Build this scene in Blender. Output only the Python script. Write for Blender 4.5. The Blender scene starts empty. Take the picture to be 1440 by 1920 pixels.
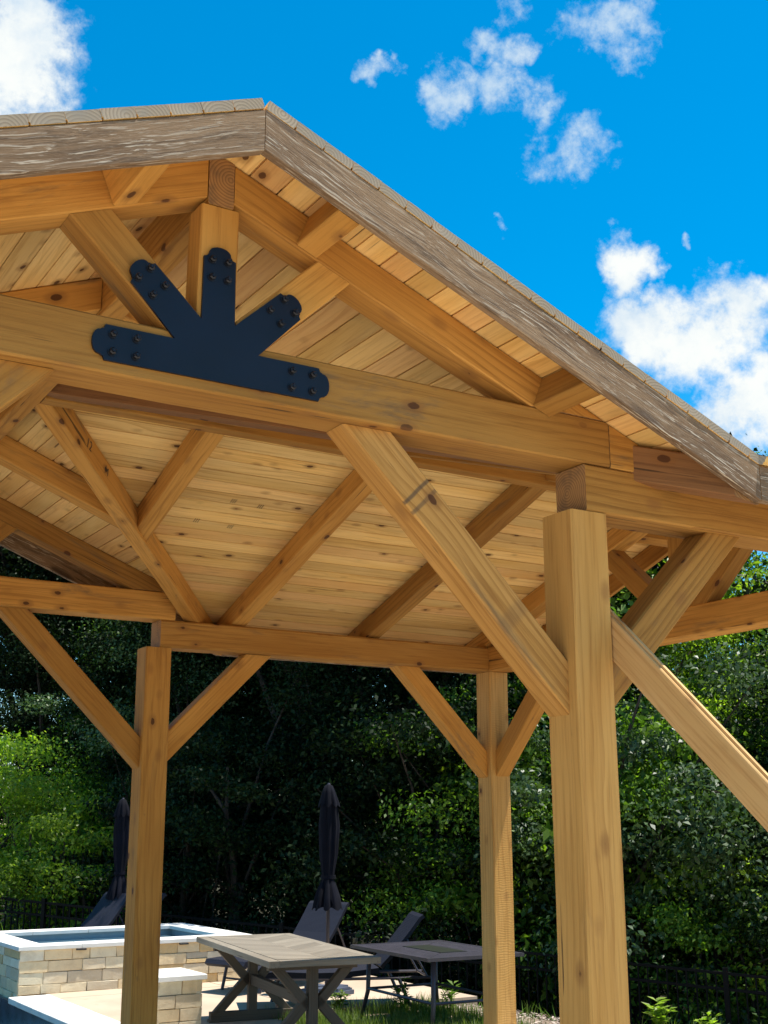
import bpy, bmesh, math, random
import numpy as np
from mathutils import Vector, Matrix, Quaternion, noise as mnoise

random.seed(7)
rng = np.random.default_rng(7)
scn = bpy.context.scene
COL = scn.collection

# ------------------------------------------------------------------ camera
cam_d = bpy.data.cameras.new('camera')
cam = bpy.data.objects.new('camera', cam_d)
COL.objects.link(cam)
scn.camera = cam
YAW, PITCH, ROLL = 0.5457, 0.2487, -0.0026
CAM = Vector((-3.13584, -3.71766, 1.76453))
fw = Vector((math.sin(YAW) * math.cos(PITCH), math.cos(YAW) * math.cos(PITCH), math.sin(PITCH)))
rt = Vector((math.cos(YAW), -math.sin(YAW), 0))
up = rt.cross(fw)
r2 = rt * math.cos(ROLL) + up * math.sin(ROLL)
u2 = -rt * math.sin(ROLL) + up * math.cos(ROLL)
cam.matrix_world = Matrix(((r2.x, u2.x, -fw.x, CAM.x), (r2.y, u2.y, -fw.y, CAM.y), (r2.z, u2.z, -fw.z, CAM.z), (0, 0, 0, 1)))
cam_d.sensor_fit = 'HORIZONTAL'
cam_d.sensor_width = 36.0
cam_d.lens = 36.0 * 2311.5 / 1440.0
cam_d.clip_start = 0.05
cam_d.clip_end = 2000

# ------------------------------------------------------------------ light
SUN = Vector((0.27, -0.118, 0.955)).normalized()          # towards the sun
EXPOSURE = 0.85
SKY_STRENGTH = 0.075
SUN_STRENGTH = 4.6

world = bpy.data.worlds.new('World')
scn.world = world
world.use_nodes = True
wt = world.node_tree
wt.nodes.clear()


def nn(t, kind, **kw):
    n = t.nodes.new(kind)
    for k, v in kw.items():
        setattr(n, k, v)
    return n


wout = nn(wt, 'ShaderNodeOutputWorld')
bg = nn(wt, 'ShaderNodeBackground')
bg.inputs['Strength'].default_value = SKY_STRENGTH
wt.links.new(bg.outputs[0], wout.inputs[0])
sky = nn(wt, 'ShaderNodeTexSky', sky_type='NISHITA', sun_disc=False)
sky.sun_elevation = math.asin(SUN.z)
sky.sun_rotation = math.atan2(SUN.x, SUN.y)
sky.air_density = 1.0
sky.dust_density = 0.15
sky.ozone_density = 3.0
hs = nn(wt, 'ShaderNodeHueSaturation')
hs.inputs['Hue'].default_value = 0.487
hs.inputs['Saturation'].default_value = 1.5
hs.inputs['Value'].default_value = 1.45
wt.links.new(sky.outputs[0], hs.inputs['Color'])
tc = nn(wt, 'ShaderNodeTexCoord')
DIRV = tc.outputs['Generated']


def wmath(op, a, b=None, c=None):
    n = nn(wt, 'ShaderNodeMath', operation=op)
    for i, v in enumerate((a, b, c)):
        if v is None:
            continue
        if isinstance(v, (int, float)):
            n.inputs[i].default_value = v
        else:
            wt.links.new(v, n.inputs[i])
    return n.outputs[0]


def wdot(vec):
    n = nn(wt, 'ShaderNodeVectorMath', operation='DOT_PRODUCT')
    wt.links.new(DIRV, n.inputs[0])
    n.inputs[1].default_value = vec
    return n.outputs['Value']


# cumulus clouds: (direction, half width, half height) in radians
CLOUDS = [
    (0.1751, 0.8205, 0.5441, 0.0586, 0.0625), (0.1869, 0.7993, 0.5711, 0.0253, 0.0272),
    (0.6817, 0.6348, 0.3638, 0.0622, 0.0498), (0.7145, 0.6270, 0.3105, 0.0412, 0.0412),
    (0.6240, 0.6576, 0.4221, 0.0229, 0.0271), (0.6936, 0.6051, 0.3910, 0.0368, 0.0266),
    (0.6519, 0.6548, 0.3825, 0.0459, 0.0250), (0.5490, 0.6037, 0.5781, 0.0358, 0.0199),
    (0.4958, 0.6342, 0.5933, 0.0159, 0.0179), (0.5774, 0.5928, 0.5614, 0.0219, 0.0159),
    (0.5175, 0.6622, 0.5419, 0.0294, 0.0171), (0.4740, 0.6961, 0.5392, 0.0185, 0.0254),
    (0.5628, 0.6562, 0.5026, 0.0267, 0.0226), (0.5760, 0.6367, 0.5127, 0.0184, 0.0114),
    (0.5040, 0.6497, 0.5691, 0.0242, 0.0121), (0.5353, 0.6594, 0.5278, 0.0164, 0.0184),
    (0.4317, 0.7110, 0.5551, 0.0139, 0.0106), (0.5370, 0.7056, 0.4623, 0.0084, 0.0075),
    (0.6502, 0.6244, 0.4328, 0.0049, 0.0082), (0.4797, 0.6860, 0.5471, 0.0245, 0.0123),
]
THIN = set(range(7, 20))
# more of the same fair-weather clouds round the rest of the sky
crng = random.Random(3)
for k in range(26):
    az = math.radians(70 + k * 11.5)
    el = math.radians(crng.uniform(14, 60))
    CLOUDS.append((math.sin(az) * math.cos(el), math.cos(az) * math.cos(el), math.sin(el),
                   crng.uniform(.05, .13), crng.uniform(.035, .07)))


def wwarp(scale, detail, amp, prev):
    n = nn(wt, 'ShaderNodeTexNoise')
    n.inputs['Scale'].default_value = scale
    n.inputs['Detail'].default_value = detail
    n.inputs['Roughness'].default_value = .6
    wt.links.new(tc.outputs['Generated'], n.inputs['Vector'])
    a = nn(wt, 'ShaderNodeVectorMath', operation='SUBTRACT')
    wt.links.new(n.outputs['Color'], a.inputs[0])
    a.inputs[1].default_value = (.5, .5, .5)
    b = nn(wt, 'ShaderNodeVectorMath', operation='MULTIPLY')
    wt.links.new(a.outputs[0], b.inputs[0])
    b.inputs[1].default_value = (amp, amp, amp)
    c = nn(wt, 'ShaderNodeVectorMath', operation='ADD')
    wt.links.new(prev, c.inputs[0])
    wt.links.new(b.outputs[0], c.inputs[1])
    return c.outputs[0]


DIRV = wwarp(17, 3, .060, DIRV)
DIRV = wwarp(60, 5, .022, DIRV)
dense = thin = None
for i, (cx, cy, cz, a, b) in enumerate(CLOUDS):
    c = Vector((cx, cy, cz)).normalized()
    t1 = c.cross(Vector((0, 0, 1))).normalized()
    t2 = t1.cross(c)
    x = wdot(t1 / (a * (1.25 if i in THIN else 1.12)))
    y = wdot(t2 / (b * (1.25 if i in THIN else 1.12)))
    rr = wmath('ADD', wmath('MULTIPLY', x, x), wmath('MULTIPLY', y, y))
    m = wmath('MAXIMUM', wmath('SUBTRACT', 1.0, rr), -1.5)
    front = wmath('GREATER_THAN', wdot(c), 0.3)
    m = wmath('ADD', wmath('MULTIPLY', wmath('ADD', m, 9.0), front), -9.0)
    if i in THIN:
        thin = m if thin is None else wmath('MAXIMUM', thin, m)
    else:
        dense = m if dense is None else wmath('MAXIMUM', dense, m)


def wnoise(scale, detail, rough, off):
    mp = nn(wt, 'ShaderNodeMapping')
    mp.inputs['Location'].default_value = off
    wt.links.new(DIRV, mp.inputs['Vector'])
    n = nn(wt, 'ShaderNodeTexNoise')
    n.inputs['Scale'].default_value = scale
    n.inputs['Detail'].default_value = detail
    n.inputs['Roughness'].default_value = rough
    wt.links.new(mp.outputs[0], n.inputs['Vector'])
    return n.outputs['Fac']


DIRV = tc.outputs['Generated']
n1 = wmath('SUBTRACT', wnoise(22, 10, .62, (3.1, .4, 1.7)), .5)
n2 = wmath('SUBTRACT', wnoise(62, 8, .68, (.3, 2.4, 5.7)), .5)


def wstep(v, lo, hi):
    n = nn(wt, 'ShaderNodeMapRange', interpolation_type='SMOOTHSTEP')
    wt.links.new(v, n.inputs['Value'])
    n.inputs['From Min'].default_value = lo
    n.inputs['From Max'].default_value = hi
    return n.outputs['Result']


md = wstep(wmath('ADD', dense, wmath('ADD', wmath('MULTIPLY', n1, 2.6), wmath('MULTIPLY', n2, .8))), .0, .9)
mt = wmath('MULTIPLY', wstep(wmath('ADD', thin, wmath('ADD', wmath('MULTIPLY', n1, 4.2), wmath('MULTIPLY', n2, 2.6))), .1, 1.7), .93)
mask = wmath('MAXIMUM', md, mt)
n3 = wmath('SUBTRACT', wnoise(13, 6, .55, (7.3, 1.2, .6)), .5)
shade = wstep(wmath('ADD', wmath('ADD', n3, wmath('MULTIPLY', n2, .35)), wmath('MULTIPLY', dense, .12)), -.22, .22)
cc = nn(wt, 'ShaderNodeMix', data_type='RGBA')
cc.inputs['A'].default_value = (4.3, 5.5, 6.7, 1)
cc.inputs['B'].default_value = (7.3, 7.5, 7.3, 1)
wt.links.new(shade, cc.inputs['Factor'])
mixc = nn(wt, 'ShaderNodeMix', data_type='RGBA')
wt.links.new(mask, mixc.inputs['Factor'])
wt.links.new(hs.outputs[0], mixc.inputs['A'])
wt.links.new(cc.outputs['Result'], mixc.inputs['B'])
wt.links.new(mixc.outputs['Result'], bg.inputs['Color'])

sun_d = bpy.data.lights.new('sun', 'SUN')
sun_d.energy = SUN_STRENGTH
sun_d.angle = math.radians(0.53)
sun_d.color = (1.0, 0.95, 0.86)
sun = bpy.data.objects.new('sun', sun_d)
sun.rotation_euler = (-SUN).to_track_quat('-Z', 'Y').to_euler()
COL.objects.link(sun)

scn.view_settings.view_transform = 'Standard'
scn.view_settings.look = 'None'
scn.view_settings.exposure = EXPOSURE
scn.view_settings.gamma = 1.0
scn.view_settings.use_curve_mapping = False
scn.cycles.max_bounces = 10
scn.cycles.diffuse_bounces = 5


# ------------------------------------------------------------------ materials
class T:
    """small node-tree helper"""

    def __init__(self, name):
        self.m = bpy.data.materials.new(name)
        self.m.use_nodes = True
        self.t = self.m.node_tree
        self.t.nodes.clear()
        self.out = self.n('ShaderNodeOutputMaterial')
        self.b = self.n('ShaderNodeBsdfPrincipled')
        self.l(self.b.outputs[0], self.out.inputs[0])

    def n(self, kind, **kw):
        x = self.t.nodes.new(kind)
        for k, v in kw.items():
            setattr(x, k, v)
        return x

    def l(self, a, b):
        self.t.links.new(a, b)

    def set(self, sock, v):
        if isinstance(v, (int, float)):
            sock.default_value = v
        elif isinstance(v, (tuple, list)):
            sock.default_value = v if len(v) != 3 or sock.type == 'VECTOR' else (*v, 1)
        else:
            self.l(v, sock)

    def math(self, op, a, b=0.0, clamp=False):
        x = self.n('ShaderNodeMath', operation=op, use_clamp=clamp)
        self.set(x.inputs[0], a)
        self.set(x.inputs[1], b)
        return x.outputs[0]

    def vmath(self, op, a, b):
        x = self.n('ShaderNodeVectorMath', operation=op)
        self.set(x.inputs[0], a)
        self.set(x.inputs[1], b)
        return x.outputs[0]

    def coords(self, which='Object', rand=True, scale=(1, 1, 1)):
        tcn = self.n('ShaderNodeTexCoord')
        v = tcn.outputs[which]
        if rand:
            oi = self.n('ShaderNodeObjectInfo')
            cmb = self.n('ShaderNodeCombineXYZ')
            self.l(self.math('MULTIPLY', oi.outputs['Random'], 61.7), cmb.inputs[0])
            self.l(self.math('MULTIPLY', oi.outputs['Random'], 23.1), cmb.inputs[1])
            self.l(self.math('MULTIPLY', oi.outputs['Random'], 37.9), cmb.inputs[2])
            v = self.vmath('ADD', v, cmb.outputs[0])
        return self.vmath('MULTIPLY', v, scale)

    def noise(self, v, scale=1.0, detail=3, rough=.55, dist=0.0, col=False):
        x = self.n('ShaderNodeTexNoise')
        self.set(x.inputs['Vector'], v)
        x.inputs['Scale'].default_value = scale
        x.inputs['Detail'].default_value = detail
        x.inputs['Roughness'].default_value = rough
        x.inputs['Distortion'].default_value = dist
        return x.outputs['Color' if col else 'Fac']

    def step(self, v, lo, hi, a=0.0, b=1.0):
        x = self.n('ShaderNodeMapRange', interpolation_type='SMOOTHSTEP')
        self.set(x.inputs['Value'], v)
        x.inputs['From Min'].default_value = lo
        x.inputs['From Max'].default_value = hi
        x.inputs['To Min'].default_value = a
        x.inputs['To Max'].default_value = b
        return x.outputs['Result']

    def mix(self, f, a, b, blend='MIX'):
        x = self.n('ShaderNodeMix', data_type='RGBA', blend_type=blend)
        self.set(x.inputs['Factor'], f)
        self.set(x.inputs['A'], a)
        self.set(x.inputs['B'], b)
        return x.outputs['Result']

    def bump(self, h, strength=.3, dist=.01, prev=None):
        x = self.n('ShaderNodeBump')
        x.inputs['Strength'].default_value = strength
        x.inputs['Distance'].default_value = dist
        self.l(h, x.inputs['Height'])
        if prev is not None:
            self.l(prev, x.inputs['Normal'])
        return x.outputs[0]

    def done(self, col, rough=.6, normal=None, **kw):
        self.set(self.b.inputs['Base Color'], col)
        self.set(self.b.inputs['Roughness'], rough)
        if normal is not None:
            self.l(normal, self.b.inputs['Normal'])
        for k, v in kw.items():
            self.set(self.b.inputs[k], v)
        return self.m


def wood(name, light, mid, dark, knot=.10, stain=.45, ring=.5, spread=.25, saw=0.0, pink=0.0, rough=.74, bands=()):
    t = T(name)
    v = t.coords()
    grain = t.noise(t.vmath('MULTIPLY', v, (2.0, 64, 64)), 1, 6, .66, .25)
    fine = t.noise(t.vmath('MULTIPLY', v, (7, 190, 190)), 1, 2, .6)
    # growth-ring figure, bent by slow noise along the length
    w = t.n('ShaderNodeTexWave', wave_type='RINGS', rings_direction='X', wave_profile='SAW')
    t.l(t.vmath('ADD', t.vmath('MULTIPLY', v, (.16, 1, 1)), t.vmath('MULTIPLY', t.noise(t.vmath('MULTIPLY', v, (.9, 3.5, 3.5)), 1, 2, .5, col=True), (0, .12, .12))), w.inputs['Vector'])
    w.inputs['Scale'].default_value = 11.0
    w.inputs['Distortion'].default_value = 1.2
    w.inputs['Detail'].default_value = 2
    w.inputs['Detail Scale'].default_value = 1.6
    figure = t.math('MULTIPLY', w.outputs['Fac'], t.step(t.noise(v, .7, 2), .35, .65, .35, 1.0))
    tone = t.noise(t.vmath('MULTIPLY', v, (.8, 4, 4)), 1, 3, .6)
    col = t.mix(t.step(tone, .3, .7), mid, light)
    col = t.mix(t.math('MULTIPLY', t.step(figure, .45, 1.0), ring), col, dark)
    col = t.mix(t.step(grain, .44, .74, 0, .62), col, dark)
    check = t.noise(t.vmath('MULTIPLY', t.vmath('ADD', v, (3.3, .7, 1.9)), (1.1, 46, 46)), 1, 2, .5, .1)
    check = t.math('MULTIPLY', t.step(check, .715, .735), t.step(t.noise(v, 2.3, 2), .46, .56))
    col = t.mix(t.math('MULTIPLY', check, .8), col, (.045, .026, .014))
    oi = t.n('ShaderNodeObjectInfo')
    # each stick has its own tone
    val = t.math('ADD', t.math('MULTIPLY', oi.outputs['Random'], spread), 1.0 - spread * .55)
    cv = t.n('ShaderNodeCombineXYZ')
    for i in range(3):
        t.l(val, cv.inputs[i])
    col = t.mix(1.0, col, cv.outputs[0], 'MULTIPLY')
    if pink:
        wn = t.n('ShaderNodeTexWhiteNoise', noise_dimensions='1D')
        t.l(oi.outputs['Random'], wn.inputs['W'])
        col = t.mix(t.math('MULTIPLY', t.step(wn.outputs['Value'], .6, 1.0), pink), col, (.58, .27, .12))
    # grey weather stain and mill marks
    st = t.noise(t.vmath('MULTIPLY', v, (1.1, 6, 6)), 1, 5, .7, .6)
    col = t.mix(t.step(st, .56, .74, 0, stain), col, (.115, .085, .055))
    st2 = t.noise(t.vmath('MULTIPLY', v, (3.5, 14, 14)), 1, 4, .7)
    col = t.mix(t.step(st2, .66, .78, 0, stain * .7), col, (.09, .065, .042))
    if bands:
        # dark strap marks across the stick
        tco = t.n('ShaderNodeTexCoord')
        sx = t.n('ShaderNodeSeparateXYZ')
        t.l(tco.outputs['Object'], sx.inputs[0])
        wob = t.math('MULTIPLY', t.math('SUBTRACT', t.noise(v, 14, 3), .5), .007)
        for bx_, bw_, bs_ in bands:
            dd = t.math('ABSOLUTE', t.math('SUBTRACT', t.math('ADD', sx.outputs[0], wob), bx_))
            side = t.step(sx.outputs[1], .050, .064)
            col = t.mix(t.math('MULTIPLY', t.step(dd, bw_, bw_ * .3, 0, bs_), side), col, (.085, .06, .042))
    # knots
    h = grain
    if knot:
        vo = t.n('ShaderNodeTexVoronoi', feature='F1')
        t.l(t.vmath('MULTIPLY', v, (4.6, 8.2, 8.2)), vo.inputs['Vector'])
        vo.inputs['Scale'].default_value = 1.0
        sep = t.n('ShaderNodeSeparateColor')
        t.l(vo.outputs['Color'], sep.inputs[0])
        gate = t.step(sep.outputs[0], .38, .44)
        d = t.math('ADD', vo.outputs['Distance'], t.math('MULTIPLY', t.math('SUBTRACT', t.noise(v, 26, 4, .65), .5), .085))
        halo = t.math('MULTIPLY', t.step(d, knot * 2.4, knot * .9, 0, .55), gate)
        core = t.math('MULTIPLY', t.step(d, knot * .98, knot * .74, 0, .88), gate)
        col = t.mix(halo, col, (.24, .105, .032))
        col = t.mix(core, col, (.075, .028, .012))
    nrm = t.bump(grain, .5, .004)
    nrm = t.bump(fine, .25, .0015, nrm)
    if saw:
        wv = t.n('ShaderNodeTexWave', wave_type='BANDS', bands_direction='X')
        t.l(t.vmath('ADD', v, t.vmath('MULTIPLY', t.noise(v, 6, 2, col=True), (.07, 0, 0))), wv.inputs['Vector'])
        wv.inputs['Scale'].default_value = 17
        wv.inputs['Distortion'].default_value = 2.2
        wv.inputs['Detail'].default_value = 3
        nrm = t.bump(wv.outputs['Fac'], saw, .004, nrm)
    return t.done(col, rough, nrm, **{'Specular IOR Level': .2})


def end_grain(name, light, dark, grey):
    t = T(name)
    v = t.coords(rand=False)
    oi = t.n('ShaderNodeObjectInfo')
    wn = t.n('ShaderNodeTexWhiteNoise', noise_dimensions='1D')
    t.l(oi.outputs['Random'], wn.inputs['W'])
    off = t.vmath('MULTIPLY', t.vmath('SUBTRACT', wn.outputs['Color'], (.5, .5, .25)), (0, .12, .14))
    v = t.vmath('ADD', t.vmath('MULTIPLY', v, (0, 1, 1)), off)
    w = t.n('ShaderNodeTexWave', wave_type='RINGS', rings_direction='X', wave_profile='SAW')
    t.l(v, w.inputs['Vector'])
    w.inputs['Scale'].default_value = 26
    w.inputs['Distortion'].default_value = .8
    w.inputs['Detail'].default_value = 1
    blot = t.noise(t.coords(), 14, 4)
    col = t.mix(t.step(w.outputs['Fac'], .25, .95), light, dark)
    col = t.mix(t.step(blot, .4, .75, 0, .6), col, grey)
    return t.done(col, .8, t.bump(w.outputs['Fac'], .3, .002))


M = {}
M['timber'] = wood('stained_timber', (.52, .265, .062), (.41, .190, .037), (.22, .088, .016), knot=.14, stain=.7, spread=.52)
M['timber_banded'] = wood('strap_marked_timber', (.56, .30, .085), (.45, .22, .050), (.26, .105, .020), knot=.13, stain=.55, spread=.1, bands=((1.19, .013, .6), (1.24, .012, .75), (.62, .05, .25)))
M['timber_dark'] = wood('dark_stained_timber', (.26, .125, .05), (.20, .09, .035), (.10, .045, .02), knot=.15, stain=.5, spread=.1)
M['post'] = wood('post_timber', (.60, .340, .100), (.50, .262, .066), (.32, .145, .034), knot=.14, stain=.42, spread=.16)
M['sawn'] = wood('rough_sawn_post_timber', (.60, .35, .115), (.50, .275, .075), (.32, .150, .036), knot=.14, stain=.35, saw=.16, spread=.1)
M['board'] = wood('pine_board', (.82, .56, .225), (.74, .455, .140), (.48, .25, .068), knot=.12, stain=.26, ring=.5, spread=.38, pink=.35)
M['plank'] = wood('pale_plank', (.66, .42, .185), (.58, .345, .13), (.36, .17, .050), knot=.12, stain=.0, ring=.75, spread=.0)
M['end'] = end_grain('end_grain_stained', (.40, .21, .07), (.24, .11, .035), (.10, .065, .04))
M['bend'] = end_grain('end_grain_board', (.38, .30, .205), (.25, .19, .125), (.28, .245, .195))


def barge_mat():
    t = T('weathered_rough_fascia')
    v = t.coords()
    big = t.noise(t.vmath('MULTIPLY', v, (1.5, 5, 5)), 1, 3, .55, col=True)
    vv = t.vmath('ADD', v, t.vmath('MULTIPLY', t.vmath('SUBTRACT', big, (.5, .5, .5)), (0, .075, .075)))
    f = t.noise(t.vmath('MULTIPLY', vv, (5, 150, 150)), 1, 3, .62, .25)
    f2 = t.noise(t.vmath('MULTIPLY', vv, (2.2, 62, 62)), 1, 5, .7, .2)
    f3 = t.noise(t.vmath('MULTIPLY', v, (40, 220, 220)), 1, 2, .6)
    patch = t.noise(t.vmath('MULTIPLY', v, (.9, 6, 6)), 1, 4, .65)
    base = t.mix(t.step(patch, .32, .7), (.155, .094, .052), (.285, .185, .105))
    base = t.mix(t.step(f2, .48, .66, 0, .8), base, (.085, .055, .035))
    base = t.mix(t.step(f3, .5, .8, 0, .4), base, (.32, .25, .18))
    fib = t.math('MULTIPLY', t.step(f, .56, .63), t.step(patch, .3, .62, .95, .35))
    col = t.mix(fib, base, (.60, .51, .39))
    vo = t.n('ShaderNodeTexVoronoi', feature='F1')
    t.l(t.vmath('MULTIPLY', vv, (1.6, 6, 6)), vo.inputs['Vector'])
    vo.inputs['Scale'].default_value = 1.0
    col = t.mix(t.step(vo.outputs['Distance'], .20, .10, 0, .7), col, (.07, .045, .03))
    nrm = t.bump(f2, .7, .006)
    nrm = t.bump(f, .6, .004, nrm)
    return t.done(col, .85, nrm, **{'Specular IOR Level': .2})


M['barge'] = barge_mat()


def plain(name, col, rough=.5, metal=0.0, nscale=60, bstr=.08, var=.25, spec=.5):
    t = T(name)
    v = t.coords()
    n = t.noise(v, nscale, 4)
    big = t.noise(v, 5, 3)
    d = tuple(c * (1 - var) for c in col)
    l = tuple(min(1, c * (1 + var)) for c in col)
    c = t.mix(t.step(big, .3, .7), d, l)
    return t.done(c, t.step(n, .2, .8, rough * .85, min(1, rough * 1.15)), t.bump(n, bstr, .002), Metallic=metal, **{'Specular IOR Level': spec})


M['iron'] = plain('dark_powder_coat', (.0024, .0050, .0135), .42, 0, 160, .10, .2, .35)
M['bolt'] = plain('black_bolt', (.012, .013, .018), .38, .4, 160, .05, .2)
M['bronze'] = plain('dark_bronze_metal', (.048, .043, .055), .42, .2, 120, .05, .2)
M['fence'] = plain('black_fence_metal', (.004, .0045, .005), .6, .0, 60, .03, .2, .12)
M['fabric'] = plain('navy_fabric', (.0030, .0033, .0080), .95, 0, 220, .25, .3, .2)
M['coping'] = plain('pale_limestone_coping', (.72, .70, .65), .75, 0, 40, .12, .06, .3)
M['mortar'] = plain('mortar', (.55, .46, .33), .95, 0, 60, .3, .2, .2)
M['slot'] = plain('dark_scupper', (.01, .01, .012), .6)
M['bark'] = plain('bark', (.055, .043, .034), .95, 0, 18, .6, .4, .1)
M['felt'] = plain('roofing_felt', (.08, .075, .07), .95, 0, 30, .3, .2, .1)
M['rubber'] = plain('umbrella_base', (.06, .075, .11), .5, 0, 40, .05, .2)
M['tabletop'] = wood('weathered_grey_tabletop', (.25, .215, .165), (.20, .17, .13), (.12, .10, .075), knot=0, stain=.2, ring=.5, spread=.35)
M['tableleg'] = wood('taupe_table_leg', (.13, .10, .075), (.11, .083, .06), (.07, .052, .036), knot=0, stain=.15, ring=.3, spread=.1)
M['glass'] = T('fire_glass').done((.025, .028, .02), .35)


def wicker():
    t = T('navy_wicker')
    v = t.coords(rand=False)
    w1 = t.n('ShaderNodeTexWave', wave_type='BANDS', bands_direction='X')
    w2 = t.n('ShaderNodeTexWave', wave_type='BANDS', bands_direction='Y')
    for w, s in ((w1, 16), (w2, 16)):
        t.l(v, w.inputs['Vector'])
        w.inputs['Scale'].default_value = s * 1.9
    h = t.math('MULTIPLY', w1.outputs['Fac'], w2.outputs['Fac'])
    col = t.mix(h, (.010, .011, .018), (.032, .034, .052))
    return t.done(col, .62, t.bump(h, .35, .004), **{'Specular IOR Level': .2})


M['wicker'] = wicker()


def stone():
    t = T('sandstone_veneer')
    v = t.coords()
    oi = t.n('ShaderNodeObjectInfo')
    wn = t.n('ShaderNodeTexWhiteNoise', noise_dimensions='1D')
    t.l(oi.outputs['Random'], wn.inputs['W'])
    ramp = t.n('ShaderNodeValToRGB')
    cr = ramp.color_ramp
    cr.interpolation = 'CONSTANT'
    cols = [(.74, .59, .37), (.60, .49, .33), (.80, .70, .52), (.66, .47, .23), (.76, .66, .46), (.56, .48, .35), (.78, .61, .37), (.72, .61, .43)]
    cr.elements[0].color = (*cols[0], 1)
    cr.elements[1].position = .125
    cr.elements[1].color = (*cols[1], 1)
    for i in range(2, 8):
        e = cr.elements.new(i / 8)
        e.color = (*cols[i], 1)
    t.l(wn.outputs['Value'], ramp.inputs[0])
    n = t.noise(v, 9, 5, .65, .4)
    f = t.noise(v, 70, 4, .6)
    c = t.mix(t.step(n, .38, .78, 0, .38), ramp.outputs[0], (.40, .30, .18))
    c = t.mix(t.step(f, .5, .8, 0, .3), c, (.75, .70, .60))
    return t.done(c, .85, t.bump(f, .4, .005, t.bump(n, .6, .012)), **{'Specular IOR Level': .2})


M['stone'] = stone()


def concrete(name='tan_patio_concrete', ca=(.42, .32, .23), cb=(.51, .405, .295)):
    t = T(name)
    v = t.coords('Object', False)
    n = t.noise(v, .9, 5, .6, .4)
    f = t.noise(v, 55, 4)
    sp = t.noise(v, 5, 5, .7)
    c = t.mix(t.step(n, .3, .7), ca, cb)
    c = t.mix(t.step(sp, .55, .75, 0, .35), c, (.30, .22, .14))
    return t.done(c, .85, t.bump(f, .25, .003), **{'Specular IOR Level': .25})


M['concrete'] = concrete()
M['deck'] = concrete('bounce_deck_concrete', (.56, .47, .36), (.66, .56, .44))  # out-of-view slabs, paler than the patio to bounce light under the roof


def soil():
    t = T('soil_and_mulch')
    v = t.coords('Object', False)
    n = t.noise(v, .35, 5, .6)
    f = t.noise(v, 24, 6, .7)
    g = t.noise(v, 1.7, 5, .65)
    c = t.mix(t.step(f, .35, .7), (.22, .165, .120), (.46, .36, .275))
    c = t.mix(t.step(g, .58, .75, 0, .6), c, (.075, .085, .030))
    c = t.mix(t.step(n, .48, .68, 0, .4), c, (.20, .135, .085))
    # leaf litter and moss under the wood, past the fence
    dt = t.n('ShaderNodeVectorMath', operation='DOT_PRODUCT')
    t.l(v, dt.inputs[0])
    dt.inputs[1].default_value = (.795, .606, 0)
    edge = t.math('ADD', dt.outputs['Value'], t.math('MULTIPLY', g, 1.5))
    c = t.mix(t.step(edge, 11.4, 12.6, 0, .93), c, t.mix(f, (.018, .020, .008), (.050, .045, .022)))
    return t.done(c, .95, t.bump(f, .9, .03), **{'Specular IOR Level': .1})


M['soil'] = soil()


def water(name, col):
    t = T(name)
    v = t.coords('Object', False)
    n = t.noise(v, 5, 4, .55)
    return t.done(col, .03, t.bump(n, .12, .02), **{'Specular IOR Level': .5})


M['water'] = water('pool_water', (.008, .022, .040))
M['spawater'] = water('spa_water', (.07, .13, .17))


def tile():
    t = T('blue_grey_pool_tile')
    v = t.coords('Object', False)
    n = t.noise(v, 14, 3)
    c = t.mix(n, (.27, .34, .39), (.42, .47, .50))
    return t.done(c, .35, t.bump(n, .2, .002))


M['tile'] = tile()
M['darktile'] = plain('dark_waterline_tile', (.030, .042, .060), .3, 0, 20, .1, .5)


def leaf(name, a, b, rough=.42, trans=.35, spec=.4):
    t = T(name)
    g = t.n('ShaderNodeNewGeometry')
    oi = t.n('ShaderNodeObjectInfo')
    c = t.mix(g.outputs['Random Per Island'], a, b)
    val = t.math('ADD', t.math('MULTIPLY', oi.outputs['Random'], .5), .75)
    cv = t.n('ShaderNodeCombineXYZ')
    for i in range(3):
        t.l(val, cv.inputs[i])
    c = t.mix(1.0, c, cv.outputs[0], 'MULTIPLY')
    t.done(c, rough, **{'Specular IOR Level': spec})
    tr = t.n('ShaderNodeBsdfTranslucent')
    t.l(t.mix(1.0, c, (1.5, 1.7, .55), 'MULTIPLY'), tr.inputs['Color'])
    mx = t.n('ShaderNodeMixShader')
    mx.inputs[0].default_value = trans
    t.l(t.b.outputs[0], mx.inputs[1])
    t.l(tr.outputs[0], mx.inputs[2])
    t.l(mx.outputs[0], t.out.inputs[0])
    return t.m


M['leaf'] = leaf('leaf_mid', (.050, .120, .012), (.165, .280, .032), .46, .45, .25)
M['leaf_shade'] = leaf('leaf_shade', (.0045, .012, .003), (.014, .032, .007), .55, .15, .14)  # deep shade of the wood is painted into this leaf colour
M['leaf_lime'] = leaf('leaf_lime', (.15, .25, .022), (.30, .42, .05), .42, .5)
M['leaf_grey'] = leaf('leaf_grey_green', (.032, .072, .026), (.100, .165, .066), .42, .25, .3)
M['grass'] = leaf('grass_blade', (.06, .11, .018), (.14, .19, .04), .5, .4)


def chip():
    t = T('mulch_chip')
    g = t.n('ShaderNodeNewGeometry')
    c = t.mix(g.outputs['Random Per Island'], (.14, .10, .075), (.52, .43, .35))
    return t.done(c, .9)


M['chip'] = chip()
M['ink'] = plain('pencil_ink', (.03, .025, .022), .9)


# ------------------------------------------------------------------ object helpers
def link(o, parent=None):
    COL.objects.link(o)
    if parent is not None:
        o.parent = parent
    return o


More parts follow.
